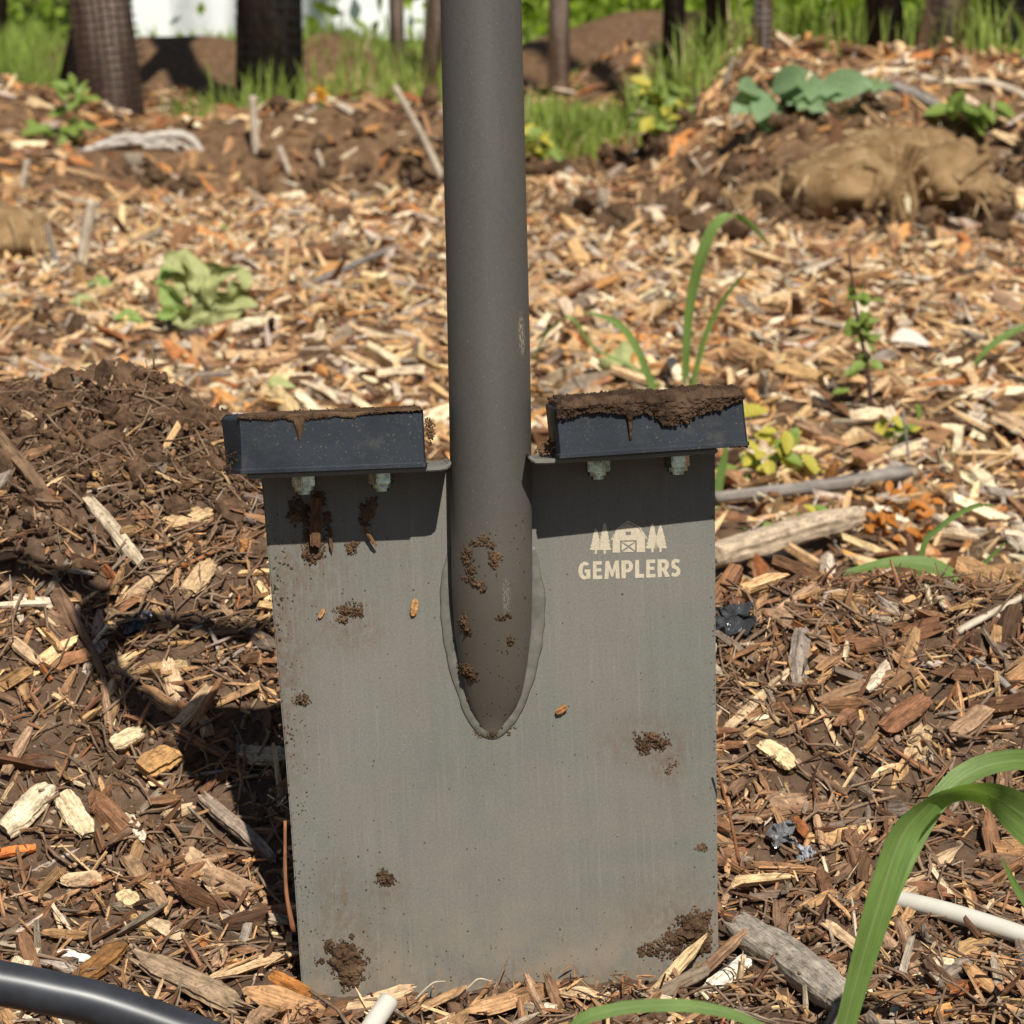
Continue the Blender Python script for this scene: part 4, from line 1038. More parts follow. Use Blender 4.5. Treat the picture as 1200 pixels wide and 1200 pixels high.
# --- round sticks, twigs and pipes
M_STICK = grain_mat("stick_bark", (.14, .12, .105, 1), (.34, .30, .26, 1), (14, 200, 200))
M_STICKP = grain_mat("pale_stick", (.34, .26, .18, 1), (.62, .52, .40, 1), (14, 200, 200))
M_TWIG = grain_mat("twig_bark", (.10, .055, .035, 1), (.27, .16, .10, 1), (14, 200, 200))
M_TWIGR = grain_mat("red_twig", (.20, .075, .035, 1), (.40, .19, .09, 1), (14, 200, 200))
def vplane(A, B, px, py):
    d = ray(px, py); n = (B - A).cross(Vector((0, 0, 1)))
    if n.length < 1e-6: return onplane(px, py, A.y)
    return CAM + d * ((A - CAM).dot(n) / d.dot(n))
def stick(pts, r, mat, label, name="stick", cat="stick", lift=1.0, upright=False, base=None, n=14, rn=9, jit=.06, taper=1.0, group=None, seed=0):
    """pts: pixels along it; on the ground between its ends, or in an upright plane through its first point's ground"""
    if upright:
        B0 = base if base is not None else hit(*pts[0]); W = [onplane(px, py, B0.y) for px, py in pts]
    else:
        A, B = hit(*pts[0]), hit(*pts[-1]); W = [A] + [vplane(A, B, *p) for p in pts[1:-1]] + [B]
        rr = r / F * (A.y - CAM.y); W = [p + Vector((0, 0, rr * lift)) for p in W]
    dist = W[0].y - CAM.y; P = [Vector(p) for p in smooth_path([tuple(w) for w in W], n)]
    rd = random.Random(int(pts[0][0] * 7 + pts[0][1]) + seed)
    rad = [r / F * dist * (1 + (taper - 1) * i / (n - 1)) * (1 + rd.uniform(-jit, jit)) for i in range(n)]
    M4 = axes_frame(P[0], P[-1]); MI = M4.inverted()
    V, Fc = tube([MI @ p for p in P], rad, rn, jit, rd)
    o = mk(name, V, Fc, mat); o.matrix_world = M4
    return tag(o, label, cat, group)

stick([(1062, 571), (960, 588), (838, 601)], 9.5, M_STICK, "smooth grey round stick lying behind the blade on the right", lift=1.9, taper=.75)
chunk((836, 690), (1000, 640), 38, .8, (192, 172, 146), "thick split dry branch lying on top of the right bank beside the blade", name="split_branch", cat="branch", lift=1.3, jag=.06, taper=(.9, .8))
stick([(1122, 745), (1165, 722), (1206, 700)], 5, M_STICKP, "pale dry stalk at the right edge of the bank", taper=.8)
stick([(1166, 728), (1184, 700), (1206, 664)], 6, M_STICKP, "splintered dry stalk rising at the right edge above the pale one", taper=.6)
stick([(355, 342), (410, 317), (472, 291)], 5, M_STICK, "grey stick lying in the mulch left of the tube", taper=.8)
stick([(1002, 318), (1045, 327), (1092, 333)], 5, M_STICKP, "pale grey stick lying in the mulch beyond the right bank")
stick([(12, 392), (55, 408), (98, 428)], 5, M_TWIG, "dark stick behind the left mound")
stick([(180, 404), (260, 398), (330, 390)], 3.5, M_TWIG, "thin brown stick behind the dry leaf clump")
stick([(622, 458), (650, 462), (690, 470)], 3, M_STICK, "thin grey twig behind the right foot pad", name="twig", cat="twig")
stick([(1046, 106), (1078, 120), (1118, 143)], 6.5, M_STICK, "curved grey stick on top of the far bank at the right")
stick([(1078, 96), (1110, 102), (1150, 101)], 5, M_STICKP, "pale stick on top of the far bank behind the curved grey one")
stick([(1150, 100), (1180, 108), (1206, 120)], 5, M_STICKP, "pale stick on the far bank at the right edge")
stick([(96, 312), (101, 272), (108, 234)], 7.5, M_STICKP, "bleached pale stick standing up at the left", upright=True, taper=.8)
stick([(70, 318), (60, 288), (55, 262)], 4, M_STICK, "grey forked twig beside the bleached standing stick", name="twig", cat="twig", upright=True, taper=.6)
stick([(520, 214), (495, 160), (462, 100)], 5, M_STICKP, "thin pale stick leaning left of the tube", upright=True, taper=.7)
stick([(301, 182), (298, 150), (296, 112)], 5.5, M_STICKP, "short pale stake standing before the far pit", upright=True, taper=.9)
stick([(25, 222), (29, 205), (32, 187)], 4, M_STICKP, "small pale stick standing at the far left", upright=True)
stick([(340, 205), (333, 188), (327, 172)], 4, M_STICKP, "bleached twig standing near the stake", name="twig", cat="twig", upright=True)
stick([(378, 196), (374, 184), (371, 176)], 3, M_STICKP, "second bleached twig right of the stake", name="twig", cat="twig", upright=True)
stick([(344, 1092), (335, 1040), (334, 962)], 3.2, M_TWIGR, "reddish twig standing against the blade's left edge", name="twig", cat="twig", upright=True, base=Vector((0, -.004, 0)), taper=.6)
stick([(866, 1010), (856, 960), (840, 898)], 2.4, M_TWIGR, "reddish twig standing beside the blade's right edge", name="twig", cat="twig", upright=True, base=Vector((0, .012, 0)), taper=.6)
stick([(-6, 748), (40, 752), (86, 740)], 5, M_TWIGR, "brown root curving in from the left edge", name="root", cat="root")
stick([(200, 672), (260, 645), (312, 627)], 2.2, M_TWIGR, "long thin root on the mound beside the blade", name="root", cat="root")
stick([(60, 690), (84, 724), (104, 760), (122, 800)], 6, M_TWIG, "dark stick standing in for a sloping band of shadow on the mound", taper=.8)  # dark stick laid in place of the diagonal shadow band
stick([(1130, 770), (1172, 800), (1206, 838)], 4, M_STICK, "thin grey stick at the right edge of the bank")
stick([(1050, 690), (1056, 620), (1066, 560), (1058, 480)], 2.6, M_STICK, "dead grey stalk standing behind the right bank", upright=True, base=hit(1040, 560), taper=.6)
stick([(740, 860), (741, 862), (742, 866)], .6, M_TWIG, "hair-thin root on the blade's dark soil lump", name="root", cat="root", upright=True, base=Vector((0, .03, 0)))
bpy.data.objects.remove(bpy.data.objects[[o.name for o in bpy.data.objects if str(o.get("label", "")).startswith("hair-thin")][0]])
for k, (x0, y0, x1, y1) in enumerate(((500, 1160, 522, 1150), (552, 1156, 576, 1150))):
    o = stick([(x0 - 24, y0 + 22), (x0, y0 - 2), (x0 + 10, y0 - 9), (x1, y1)], 1.6, M_STICKP, ["thin curled straw before the blade's foot, the left of two", "thin curled straw before the blade's foot, the right of two"][k], name="straw", cat="straw", upright=True, base=Vector((0, -.012, 0)), taper=.5)

M_PIPEB = simple("black_pipe", (.030, .033, .040), .38, .5, 0, .35, 60, .05)
M_PIPEW = simple("white_pipe", (.58, .55, .47), .5, .4, 0, .10, 40, .05)
def pipe(pts, r, mat, label, name, cat, bore=.7, depth=None, n=24):
    if depth is None:
        A, B = hit(*pts[0]), hit(*pts[-1]); W = [A] + [vplane(A, B, *p) for p in pts[1:-1]] + [B]
    else: W = [onplane(px, py, y) for (px, py), y in zip(pts, depth)]
    dist = W[0].y - CAM.y; rr = r / F * dist
    if depth is None: W = [w + Vector((0, 0, rr)) for w in W]
    P = [Vector(p) for p in smooth_path([tuple(w) for w in W], n)]
    V, Fc = tube(P, rr, 24, cap=False); V2, F2 = tube(P, rr * bore, 24, cap=False)
    b = len(V); V += V2; Fc += [tuple(i + b for i in f[::-1]) for f in F2]
    e = (n - 1) * 24
    for k in range(24):
        k2 = (k + 1) % 24; Fc += [(k, b + k, b + k2, k2), (e + k, e + k2, b + e + k2, b + e + k)]
    o = mk(name, V, Fc, mat); return tag(o, label, cat)
pipe([(-900, 1150), (-600, 1139), (-300, 1136), (-60, 1143), (0, 1152), (60, 1164), (130, 1181), (260, 1228), (370, 1280)], 28, M_PIPEB, "glossy black irrigation pipe crossing the bottom left corner", "irrigation_pipe", "pipe", depth=[-.145] * 9, n=60)
pipe([(1040, 1062), (1100, 1076), (1160, 1094), (1230, 1118), (1400, 1178)], 11.5, M_PIPEW, "thin white plastic pipe lying at the lower right behind the grass leaf", "plastic_pipe", "pipe")
pipe([(456, 1172), (440, 1196), (420, 1226), (404, 1250)], 12.5, M_PIPEW, "cut end of a white plastic pipe before the blade's foot", "plastic_pipe", "pipe", depth=[-.035, -.045, -.06, -.075])

# --- scraps of plastic film
def scrap(cx, cy, w, h, rgb, label, seed, rough=.18):
    g = np.random.default_rng(seed); A = hit(cx, cy + h * .4); dist = A.y - CAM.y; s = dist / F
    n = 14; V = []; m = simple("plastic_film", rgb, rough, .6, 0, .4, 150, .2)
    for i in range(n):
        for j in range(n):
            u, v = i / (n - 1) - .5, j / (n - 1) - .5; k = 1 + .3 * math.sin(5 * math.atan2(v, u) + seed)
            V.append((u * w * s * k, v * w * s * .6 * k + .003 * math.sin(u * 7) + .008 * abs(vnoise(u * 5 + 3, v * 4, seed) - .5), (v + .5) * h * s * .75 + .007 * abs(vnoise(u * 3.5 + seed, v * 3.5, seed) - .5) + .003 * abs(vnoise(u * 9, v * 9, seed) - .5)))
    Fc = [(i * n + j, (i + 1) * n + j, (i + 1) * n + j + 1, i * n + j + 1) for i in range(n - 1) for j in range(n - 1)]
    o = mk("plastic_scrap", V, Fc, m, loc=A + Vector((0, 0, .004)), smooth=False)
    md = o.modifiers.new("thick", 'SOLIDIFY'); md.thickness = .0004
    tag(o, label, "plastic scrap")
scrap(858, 736, 44, 40, (.05, .052, .055), "crumpled shiny dark plastic scrap just right of the blade", 3)
scrap(915, 990, 28, 28, (.18, .18, .185), "grey torn plastic scrap in the mulch right of the blade", 5)
scrap(944, 1012, 18, 18, (.34, .35, .38), "small pale plastic scrap beside the grey torn one", 8)
scrap(158, 742, 34, 20, (.045, .05, .06), "dark plastic scrap in the spade's shadow on the mound", 11)

# ================================================================== plants near and middle
def blade_leaf(pts, widths, depth, mat=None, fold=.22, side=Vector((1, 0, 0)), n=26):
    """grass blade through pixels at world depths; widths in pixels"""
    W = [tuple(onplane(px, py, y)) + (w / F * (y - CAM.y),) for (px, py), y, w in zip(pts, depth, widths)]
    S = smooth_path(W, n); P = [Vector(s[:3]) for s in S]; wd = [max(s[3], .0004) for s in S]
    return P, wd
def grass_plant(name, label, cat, blades, base, mat, group=None):
    root = empty(name, base); tag(root, label, cat, group)
    for b in blades:
        P, wd = blade_leaf(b["p"], b["w"], b["d"], n=b.get("n", 26)); sd = twisted(P, b["tw"]) if "tw" in b else b.get("side", Vector((1, 0, 0)))
        V, Fc = ribbon([p - base for p in P], wd, sd, b.get("fold", .22))
        lb = mk("leaf_blade", V, Fc, mat, root); at = lb.data.attributes.new("across", 'FLOAT_VECTOR', 'POINT')
        ph = random.random() * 40; at.data.foreach_set("vector", np.array([((k % 5 - 2) / 2, ph + (k // 5) * .6, ph) for k in range(len(V))], np.float32).ravel())
    return root
def gz(x, y): return float(gh(x, y))
yb = -.20
b0 = onplane(985, 1230, yb); b0.z = gz(b0.x, yb)
def to_ground(px, y):    # pixel row where column px meets the ground in the plane y (may lie below the frame)
    z = gz((px - 600) / F * (y - CAM.y), y); v = (z - CAM.z); dy = y - CAM.y
    # invert: py such that the ray's slope meets
    t = v / dy; a = math.atan(t); return 600 - F * math.tan(a + R(PITCH))
pg = to_ground(975, yb)
grass_plant("grass_plant", "big green grass leaf arching over at the lower right, nearest the camera", "grass plant", [
    {"p": [(972, pg), (982, 1240), (1004, 1150), (1030, 1060), (1056, 985), (1084, 950), (1116, 930), (1150, 930), (1184, 946), (1216, 972), (1246, 1010)], "w": [16, 24, 31, 38, 43, 44, 46, 52, 56, 54, 40], "tw": [20, 20, 15, 10, 15, 35, 50, 45, 20, 10, 10],
     "d": [yb, yb, yb, yb, yb + .005, yb + .012, yb + .015, yb + .01, yb, yb - .01, yb - .02], "side": Vector((.9, -.42, 0)), "fold": .2, "n": 40},
    {"p": [(976, pg), (990, 1240), (1016, 1140), (1046, 1050), (1078, 975), (1108, 928), (1140, 903), (1176, 892), (1212, 892), (1250, 904)], "w": [8, 11, 14, 18, 23, 27, 29, 27, 24, 18], "tw": [20, 20, 20, 20, -20, -35, -40, -35, -30, -20],
     "d": [yb + .012] * 4 + [yb + .022, yb + .03, yb + .035, yb + .035, yb + .03, yb + .02], "side": Vector((.75, .5, -.42)), "fold": .2, "n": 36}], b0, M_GRASS)
yb2 = -.34; b1 = onplane(660, 1200, yb2); b1.z = gz(b1.x, yb2)
grass_plant("grass_plant", "blurred green grass leaf arching low across the bottom edge", "grass plant", [
    {"p": [(604, to_ground(604, yb2)), (630, 1290), (672, 1204), (716, 1184), (766, 1178), (818, 1180), (868, 1192), (930, 1222)], "w": [10, 14, 17, 17, 17, 16, 13, 6], "d": [yb2] * 8, "side": Vector((0, .55, .8)), "fold": .12}], b1, M_GRASS)
yb3 = -.10; b2 = onplane(1225, 1120, yb3); b2.z = gz(b2.x, yb3)
grass_plant("grass_plant", "small grass leaf at the right edge above the white pipe", "grass plant", [
    {"p": [(1228, to_ground(1228, yb3)), (1222, 1100), (1206, 1064), (1190, 1038), (1174, 1006)], "w": [10, 10, 10, 9, 2], "d": [yb3] * 5}], b2, M_GRASS)
# the sprout behind the right pad
q = hit(806, 474); yq = q.y
grass_plant("grass_plant", "young grass sprout with bent blades standing behind the right foot pad", "grass plant", [
    {"p": [(804, 478), (804, 410), (810, 350), (822, 300), (838, 264), (858, 252), (880, 264), (902, 288)], "w": [8, 10, 12, 14, 13, 10, 7, 2], "d": [yq] * 3 + [yq - .01] * 5, "side": Vector((.9, -.3, 0))},
    {"p": [(806, 478), (814, 440), (826, 395), (842, 360), (862, 332), (888, 304)], "w": [6, 8, 9, 8, 6, 1], "d": [yq] * 6, "side": Vector((.8, .5, 0))},
    {"p": [(802, 478), (770, 462), (758, 436), (744, 404), (722, 378), (684, 364)], "w": [6, 9, 9, 9, 8, 1], "d": [yq - .02] * 6, "side": Vector((.7, .2, .6))},
    {"p": [(800, 478), (760, 440), (700, 410), (668, 372), (640, 392), (624, 424)], "w": [2, 3, 3, 4, 4, 1], "d": [yq + .03] * 6, "side": Vector((.8, .3, .3))}], q, M_GRASS)
q = hit(842, 600)
grass_plant("grass_plant", "single grass blade hugging the blade's upper right edge", "grass plant", [
    {"p": [(838, 604), (842, 570), (848, 540), (852, 516)], "w": [9, 11, 9, 2], "d": [q.y] * 4}], q, M_GRASS)
q = hit(1060, 700); yq = q.y + .25
q = Vector((onplane(1080, 690, yq).x, yq, gz(onplane(1080, 690, yq).x, yq)))
grass_plant("grass_plant", "grass plant with a broad leaf lying over the top of the right bank", "grass plant", [
    {"p": [(1078, to_ground(1078, yq)), (1020, 690), (985, 675), (1010, 666), (1050, 658), (1090, 662), (1120, 676), (1146, 694)], "w": [5, 6, 4, 9, 13, 19, 15, 2], "d": [yq] * 8, "side": Vector((0, .4, .9)), "fold": .15},
    {"p": [(1074, to_ground(1074, yq)), (1080, 650), (1104, 616), (1140, 594), (1168, 592)], "w": [6, 7, 7, 6, 2], "d": [yq + .02] * 5},
    {"p": [(1084, to_ground(1084, yq)), (1128, 690), (1152, 662), (1178, 636)], "w": [4, 6, 6, 2], "d": [yq + .03] * 4},
    {"p": [(1070, to_ground(1070, yq)), (1072, 706), (1056, 680), (1046, 660)], "w": [6, 8, 8, 3], "d": [yq] * 4}], q, M_GRASS)
q = hit(980, 640); yq = q.y + .12; q = Vector((onplane(978, 640, yq).x, yq, gz(onplane(978, 640, yq).x, yq)))
grass_plant("grass_plant", "small dark green grass tuft behind the split branch, in front of the grey stick", "grass plant", [
    {"p": [(980, to_ground(980, yq)), (982, 620), (974, 585)], "w": [7, 8, 2], "d": [yq] * 3}, {"p": [(984, to_ground(984, yq)), (988, 622), (984, 592)], "w": [6, 7, 2], "d": [yq + .01] * 3},
    {"p": [(976, to_ground(976, yq)), (970, 624), (960, 600)], "w": [5, 6, 2], "d": [yq] * 3}], q, M_GRASS)
q = hit(1146, 430)
grass_plant("grass_plant", "lone grass blade slanting at the right edge beyond the bank", "grass plant", [
    {"p": [(1136, 432), (1160, 406), (1184, 390), (1214, 376)], "w": [3, 8, 9, 4], "d": [q.y] * 4, "side": Vector((.2, .3, .9))}], q, M_GRASS)

# --- leafy plants: every leaf is a part
def leaf_mesh(name, mat, shape="oval", curl=.25, fold=.25, seed=0, crumple=.08):
    """unit leaf along +x"""
    g = np.random.default_rng(seed); n, k = 11, 7; V = []
    for i in range(n):
        f = i / (n - 1)
        if shape == "oval": w = math.sin(math.pi * min(1, f * .96 + .03)) ** .75 * .62
        elif shape == "long": w = math.sin(math.pi * min(1, f * .97 + .02)) ** .9 * .34
        else: w = math.sin(math.pi * min(1, f * .97 + .02)) ** .7 * (.36 + .13 * math.sin(f * 34))
        for j in range(k):
            q = (j / (k - 1) - .5) * 2
            V.append((f, q * w * .5, fold * abs(q) * w * .5 - curl * f * f + crumple * (fbm(f * 4 + seed, q * 1.6 + seed, seed, 3) - .5)))
    Fc = [(i * k + j, (i + 1) * k + j, (i + 1) * k + j + 1, i * k + j + 1) for i in range(n - 1) for j in range(k - 1)]
    me = bpy.data.meshes.new(name); me.from_pydata(V, [], Fc); me.polygons.foreach_set("use_smooth", [True] * len(Fc)); me.materials.append(mat); me.update(); return me
def leaf_at(me, root, p, direction, L, up=Vector((0, -.3, 1))):
    o = bpy.data.objects.new("leaf", me); COL.objects.link(o); o.parent = root
    d = Vector(direction).normalized(); M4 = axes_frame(Vector(p), Vector(p) + d, up)
    o.matrix_local = Matrix.Translation(-root.location) @ M4 @ Matrix.Scale(L, 4); return o

# dry cabbage-like clump
LPALE = [leaf_mesh("leaf", M_PALELEAF, "oval", .55, .7, s, .55) for s in range(4)]
LFRESH = leaf_mesh("leaf", leaf_mat("fading_leaf", (.27, .37, .10), .25, .6, .3, 50), "oval", .5, .6, 9, .45)
q = hit(246, 386); s = (q.y - CAM.y) / F
root = empty("leaf_clump", q); tag(root, "wilted clump of pale green crumpled leaves lying on the mulch at the left", "leaf clump")
g = np.random.default_rng(77)
for (px, py, ang, L, k, dy) in ((196, 322, 50, 44, 4, .0), (206, 306, -20, 40, 0, -.01), (228, 322, 85, 52, 1, -.02), (238, 350, 70, 46, 2, -.02), (252, 316, -15, 40, 2, .01), (284, 326, 100, 38, 3, .0), (262, 352, -30, 44, 0, -.02), (222, 372, 10, 46, 1, -.03), (256, 376, 30, 40, 2, -.03), (288, 356, 160, 34, 3, -.01), (200, 346, -50, 40, 4, -.01), (244, 334, -70, 36, 1, -.03), (272, 368, -20, 40, 0, -.03), (212, 334, 95, 40, 2, -.02), (240, 384, -5, 40, 3, -.03), (276, 340, -60, 34, 1, .0), (196, 366, 20, 30, 4, -.02)):
    p = onplane(px, py, q.y + dy); a = R(ang)
    leaf_at(LFRESH if k == 4 else LPALE[k], root, p - Vector((math.cos(a), 0, math.sin(a))) * L * s * .4, (math.cos(a), g.uniform(-.7, .4), math.sin(a)), L * s, Vector((g.normal(0, .6), -1, g.normal(.5, .5))))
for (px, py, L, lab, mt) in ((735, 440, 66, "large pale yellow leaf lying behind the right foot pad", LPALE[1]), (118, 345, 30, "small yellow green leaf on the mulch left of the leaf clump", LFRESH), (150, 385, 34, "yellow green leaf on the mulch below the leaf clump", LFRESH), (100, 368, 34, "pale fallen leaf on the mulch at the left", LPALE[2]),
                            (330, 466, 30, "yellow fallen leaf behind the left foot pad", LPALE[3]), (880, 500, 40, "bright yellow leaf right of the right foot pad", None), (1066, 412, 44, "bleached curled leaf lying on the mulch at the right", "W"), (262, 278, 12, "tiny green leaf on the mulch in the left middle", LFRESH)):
    if mt is None: mt = leaf_mesh("fallen_leaf", M_YELLEAF, "oval", .2, .3, 21)
    if mt == "W": mt = leaf_mesh("fallen_leaf", simple("bleached_leaf", (.62, .56, .48), .7, .2), "oval", .5, .6, 22)
    q = hit(px, py); s = (q.y - CAM.y) / F; o = bpy.data.objects.new("fallen_leaf", mt); COL.objects.link(o)
    o.matrix_world = axes_frame(q + Vector((-L * s * .5, 0, .012)), q + Vector((L * s * .5, -.01, .022)), Vector((0, -.6, 1))) @ Matrix.Scale(L * s, 4); tag(o, lab, "leaf")

def weed(label, base, stem_pts, stem_r, leaves, mesh_list, smat, seed, name="weed", cat="weed", spread=.004, Lr=(14, 24), group=None, long_=False):
    """stem_pts in pixels (first at the ground); leaves: boxes (cx, cy, rx, ry, n) in pixels that its leaves fill"""
    root = empty(name, base); tag(root, label, cat, group); g = np.random.default_rng(seed); s = (base.y - CAM.y) / F
    W = [onplane(px, py, base.y) for px, py in stem_pts]; P = [Vector(p) - base for p in smooth_path([tuple(w) for w in W], 12)]
    V, Fc = tube(P, [stem_r * s * (1 - .6 * i / 11) for i in range(12)], 7); mk("stem", V, Fc, smat, root)
    ps = [np.array(p + base) for p in P]
    for (cx, cy, rx, ry, n) in leaves:
        for i in range(n):
            p = onplane(g.normal(cx, rx * .5), g.normal(cy, ry * .5), base.y + g.normal(0, rx * s * .5))
            k = min(ps, key=lambda w: np.linalg.norm(w - np.array(p))); d = Vector(np.array(p) - k)
            if d.length < 1e-4: d = Vector((1, 0, .2))
            d = d.normalized() + Vector(g.normal(0, .5, 3)); L = g.uniform(*Lr) * s
            leaf_at(mesh_list[int(g.integers(0, len(mesh_list)))], root, p - d.normalized() * L * .5, d, L, Vector((g.normal(0, .4), -.5, .8)))
    return root
LW = [leaf_mesh("leaf", M_WEED, "oval", .2, .3, 30 + i) for i in range(2)]
LY = [leaf_mesh("leaf", M_YELLEAF, "oval", .2, .3, 40 + i) for i in range(2)] + LW[:1]
LO = [leaf_mesh("leaf", M_ORLEAF, "oval", .4, .4, 50 + i) for i in range(2)]
M_STEM = simple("weed_stem", (.085, .045, .04), .6); M_STEMG = simple("green_stem", (.14, .20, .06), .6)
q = hit(1020, 486)
weed("slender weed seedling with a dark stem and small green leaves beyond the right bank", q, [(1022, 488), (1016, 430), (1004, 370), (994, 290)], 3.2, [(1014, 385, 24, 30, 22), (1004, 350, 18, 16, 9), (1010, 430, 20, 18, 12)], LW, M_STEM, 1, Lr=(14, 26))
q = hit(1050, 540); weed("low green and yellow weed behind the grey stick, right of the yellow one", q, [(1052, 545), (1048, 520), (1044, 495)], 2, [(1050, 500, 26, 20, 11), (1060, 535, 20, 20, 10)], LW + LY[:1], M_STEM, 2, Lr=(14, 26))
q = hit(910, 565); weed("yellowing leafy weed just behind the grey stick beside the blade", q, [(910, 570), (912, 545), (918, 525)], 2, [(900, 540, 30, 22, 14), (930, 540, 26, 20, 12), (905, 515, 20, 12, 6), (870, 552, 16, 14, 4)], LY, M_STEM, 3, Lr=(16, 30))
q = hit(1020, 640); weed("heap of orange withered leaves behind the split branch", q, [(1030, 640), (1032, 620), (1036, 600)], 2, [(1030, 612, 26, 18, 16), (1068, 640, 22, 26, 14), (1084, 590, 20, 18, 8), (1050, 580, 22, 16, 6)], LO, M_TWIG, 4, name="withered_leaves", cat="withered leaves", Lr=(14, 26))
q = hit(930, 620); weed("yellow green weed with small leaves between the split branch and the grey stick", q, [(950, 630), (952, 610), (956, 595)], 2, [(960, 605, 24, 14, 8), (890, 625, 26, 14, 7), (1010, 640, 12, 18, 6), (1030, 690, 18, 12, 8)], LY + LW, M_STEMG, 5, Lr=(14, 26))

# --- sapling added out of view at left, limbs shaped to throw the mound's shadow
def over(px, py, h=.60): return hit(px, py) + sv * h
tw = [over(215, 850), over(170, 836), over(132, 800), over(104, 742), over(84, 686)]
trunk_top = Vector((-.62, tw[-1].y - .12, .74)); sb = Vector((-.66, tw[-1].y - .16, 0)); sb.z = gz(sb.x, sb.y)
root = empty("added_shade_sapling", sb); tag(root, "added bare sapling out of view at the left, limbs shaped to shade the mound", "sapling")
P = [Vector(p) for p in smooth_path([tuple(trunk_top - sb), tuple(tw[-1] + Vector((-.14, -.03, .06)) - sb)] + [tuple(p - sb) for p in tw[::-1]], 22)]
V, Fc = tube(P, [.0098 - .0016 * i / 21 for i in range(22)], 9, .08, random.Random(2)); mk("limb", V, Fc, M_TWIG, root)
P = [Vector(p) for p in smooth_path([tuple(p - sb) for p in (over(118, 768), over(150, 742), over(215, 738), over(270, 746), over(322, 740))], 16)]
V, Fc = tube(P, [.0078 - .001 * i / 15 for i in range(16)], 8, .1, random.Random(4)); mk("limb", V, Fc, M_TWIG, root)
P = [Vector((0, 0, -.03)), Vector((.005, .01, .3)), trunk_top - sb, trunk_top - sb + Vector((-.03, 0, .5))]
V, Fc = tube([Vector(p) for p in smooth_path([tuple(p) for p in P], 14)], [.014 - .0006 * i for i in range(14)], 10, .06, random.Random(5)); mk("trunk", V, Fc, M_TWIG, root)

# ================================================================== far bank, root balls, trees
M_BURLAP = None
def burlap_mat():
    t = MT("burlap", .95, .1); v = t.coords("Object")
    a = t.noise(v, 16, 5, .65); w = t.node("ShaderNodeTexWave"); w.inputs["Scale"].default_value = 95; w.inputs["Distortion"].default_value = 3; t.l.new(v, w.inputs["Vector"])
    c = t.ramp(a, [(.3, (.23, .135, .060, 1)), (.55, (.46, .295, .145, 1)), (.75, (.62, .44, .24, 1))])
    t.col(t.mix(1.0, c, t.ramp(w.outputs["Fac"], [(.2, .75), (.8, 1.1)]), 'MULTIPLY')); t.bump(t.mix(.6, a, w.outputs["Fac"]), .7, .01); return t.m
M_BURLAP = burlap_mat(); M_THREAD = simple('burlap_thread', (.50, .36, .20), .9, .1)
def root_ball(lumps, label, seed):
    """balls of earth wrapped in burlap, the cloth creased, bunched and fraying; lumps: (px, py, distance, rx, ry, rz)"""
    px, py, dist = lumps[0][:3]; c = onplane(px, py, CAM.y + dist); root = empty("root_ball", c); tag(root, label, "root ball")
    bm = bmesh.new(); bmesh.ops.create_icosphere(bm, subdivisions=4, radius=1.0); V0 = np.array([v.co[:] for v in bm.verts]); Fc = [[v.index for v in f.verts] for f in bm.faces]; bm.free()
    g = np.random.default_rng(seed)
    for q, (px, py, dist, rx, ry, rz) in enumerate(lumps):
        sd = seed + 11 * q; V = V0; off = np.array(onplane(px, py, CAM.y + dist) - c)
        r = 1 + .26 * (fbm(V[:, 0] * 1.8 + sd, V[:, 2] * 1.8 + V[:, 1], sd, 3) - .5) * 2
        w = V[:, 0] * 5 + 2.5 * vnoise(V[:, 0] * 2.4 + sd, V[:, 2] * 2.4, sd) + V[:, 2] * 2
        r = r - .13 * np.abs(np.sin(w)) ** .5 * vnoise(V[:, 0] * 3 + 4, V[:, 2] * 2 + sd, sd + 3) + .12 * (fbm(V[:, 0] * 10 + sd, V[:, 2] * 5 + V[:, 1] * 4, sd + 7, 3) - .5)
        V = V * r[:, None] * np.array([rx, ry, rz]) + off; mk("burlap_wrap", V, Fc, M_BURLAP, root)
        parts = []                                                  # frayed threads of the cloth
        for k in g.choice(len(V), int(1100 * rx)):
            if V0[k, 1] > .3: continue
            p = Vector(V[k]); nrm = Vector(V0[k]); d = Vector(g.normal(0, 1, 3)); d = (d - nrm * d.dot(nrm) * .6); d.normalize(); d.z -= .6; L = g.uniform(.012, .055)
            parts.append(tube([p, p + d * L * .5 + nrm * .006, p + d * L + nrm * g.uniform(-.004, .008)], [.0017, .0014, .0008], 4))
        v, f = join(parts); mk("frayed_threads", v, f, M_THREAD, root)["kind"] = "stuff"
    return root, c
def fold_tube(root, c, pts, r, dist, seed):
    W = [onplane(px, py, CAM.y + dist) - c for px, py in pts]; P = [Vector(p) for p in smooth_path([tuple(w) for w in W], 16)]
    rd = random.Random(seed); V, Fc = tube(P, [r / F * dist * (1 + rd.uniform(-.2, .2)) for _ in P], 8, .1, rd); return mk("burlap_fold", V, Fc, M_BURLAP, root)
rb, rc = root_ball([(988, 222, 4.78, .105, .12, .078), (1112, 210, 4.80, .075, .12, .066), (1060, 186, 4.88, .13, .10, .05), (1150, 228, 4.70, .045, .06, .034)], "burlap wrapped root ball half buried in the far bank at the right", 3)
for k, pts in enumerate(([(1068, 168), (1056, 200), (1050, 230), (1060, 262)], [(1078, 170), (1066, 205), (1072, 240), (1066, 268)], [(1120, 212), (1140, 196), (1156, 182), (1150, 172)], [(1012, 192), (1030, 200), (1026, 226), (1014, 246)], [(1060, 205), (1048, 235), (1046, 262)])):
    fold_tube(rb, rc, pts, [5, 4.5, 7, 6, 4][k], 4.585, k)
root_ball([(-4, 282, 4.28, .085, .09, .055)], "brown burlap root ball half hidden at the left edge", 5)
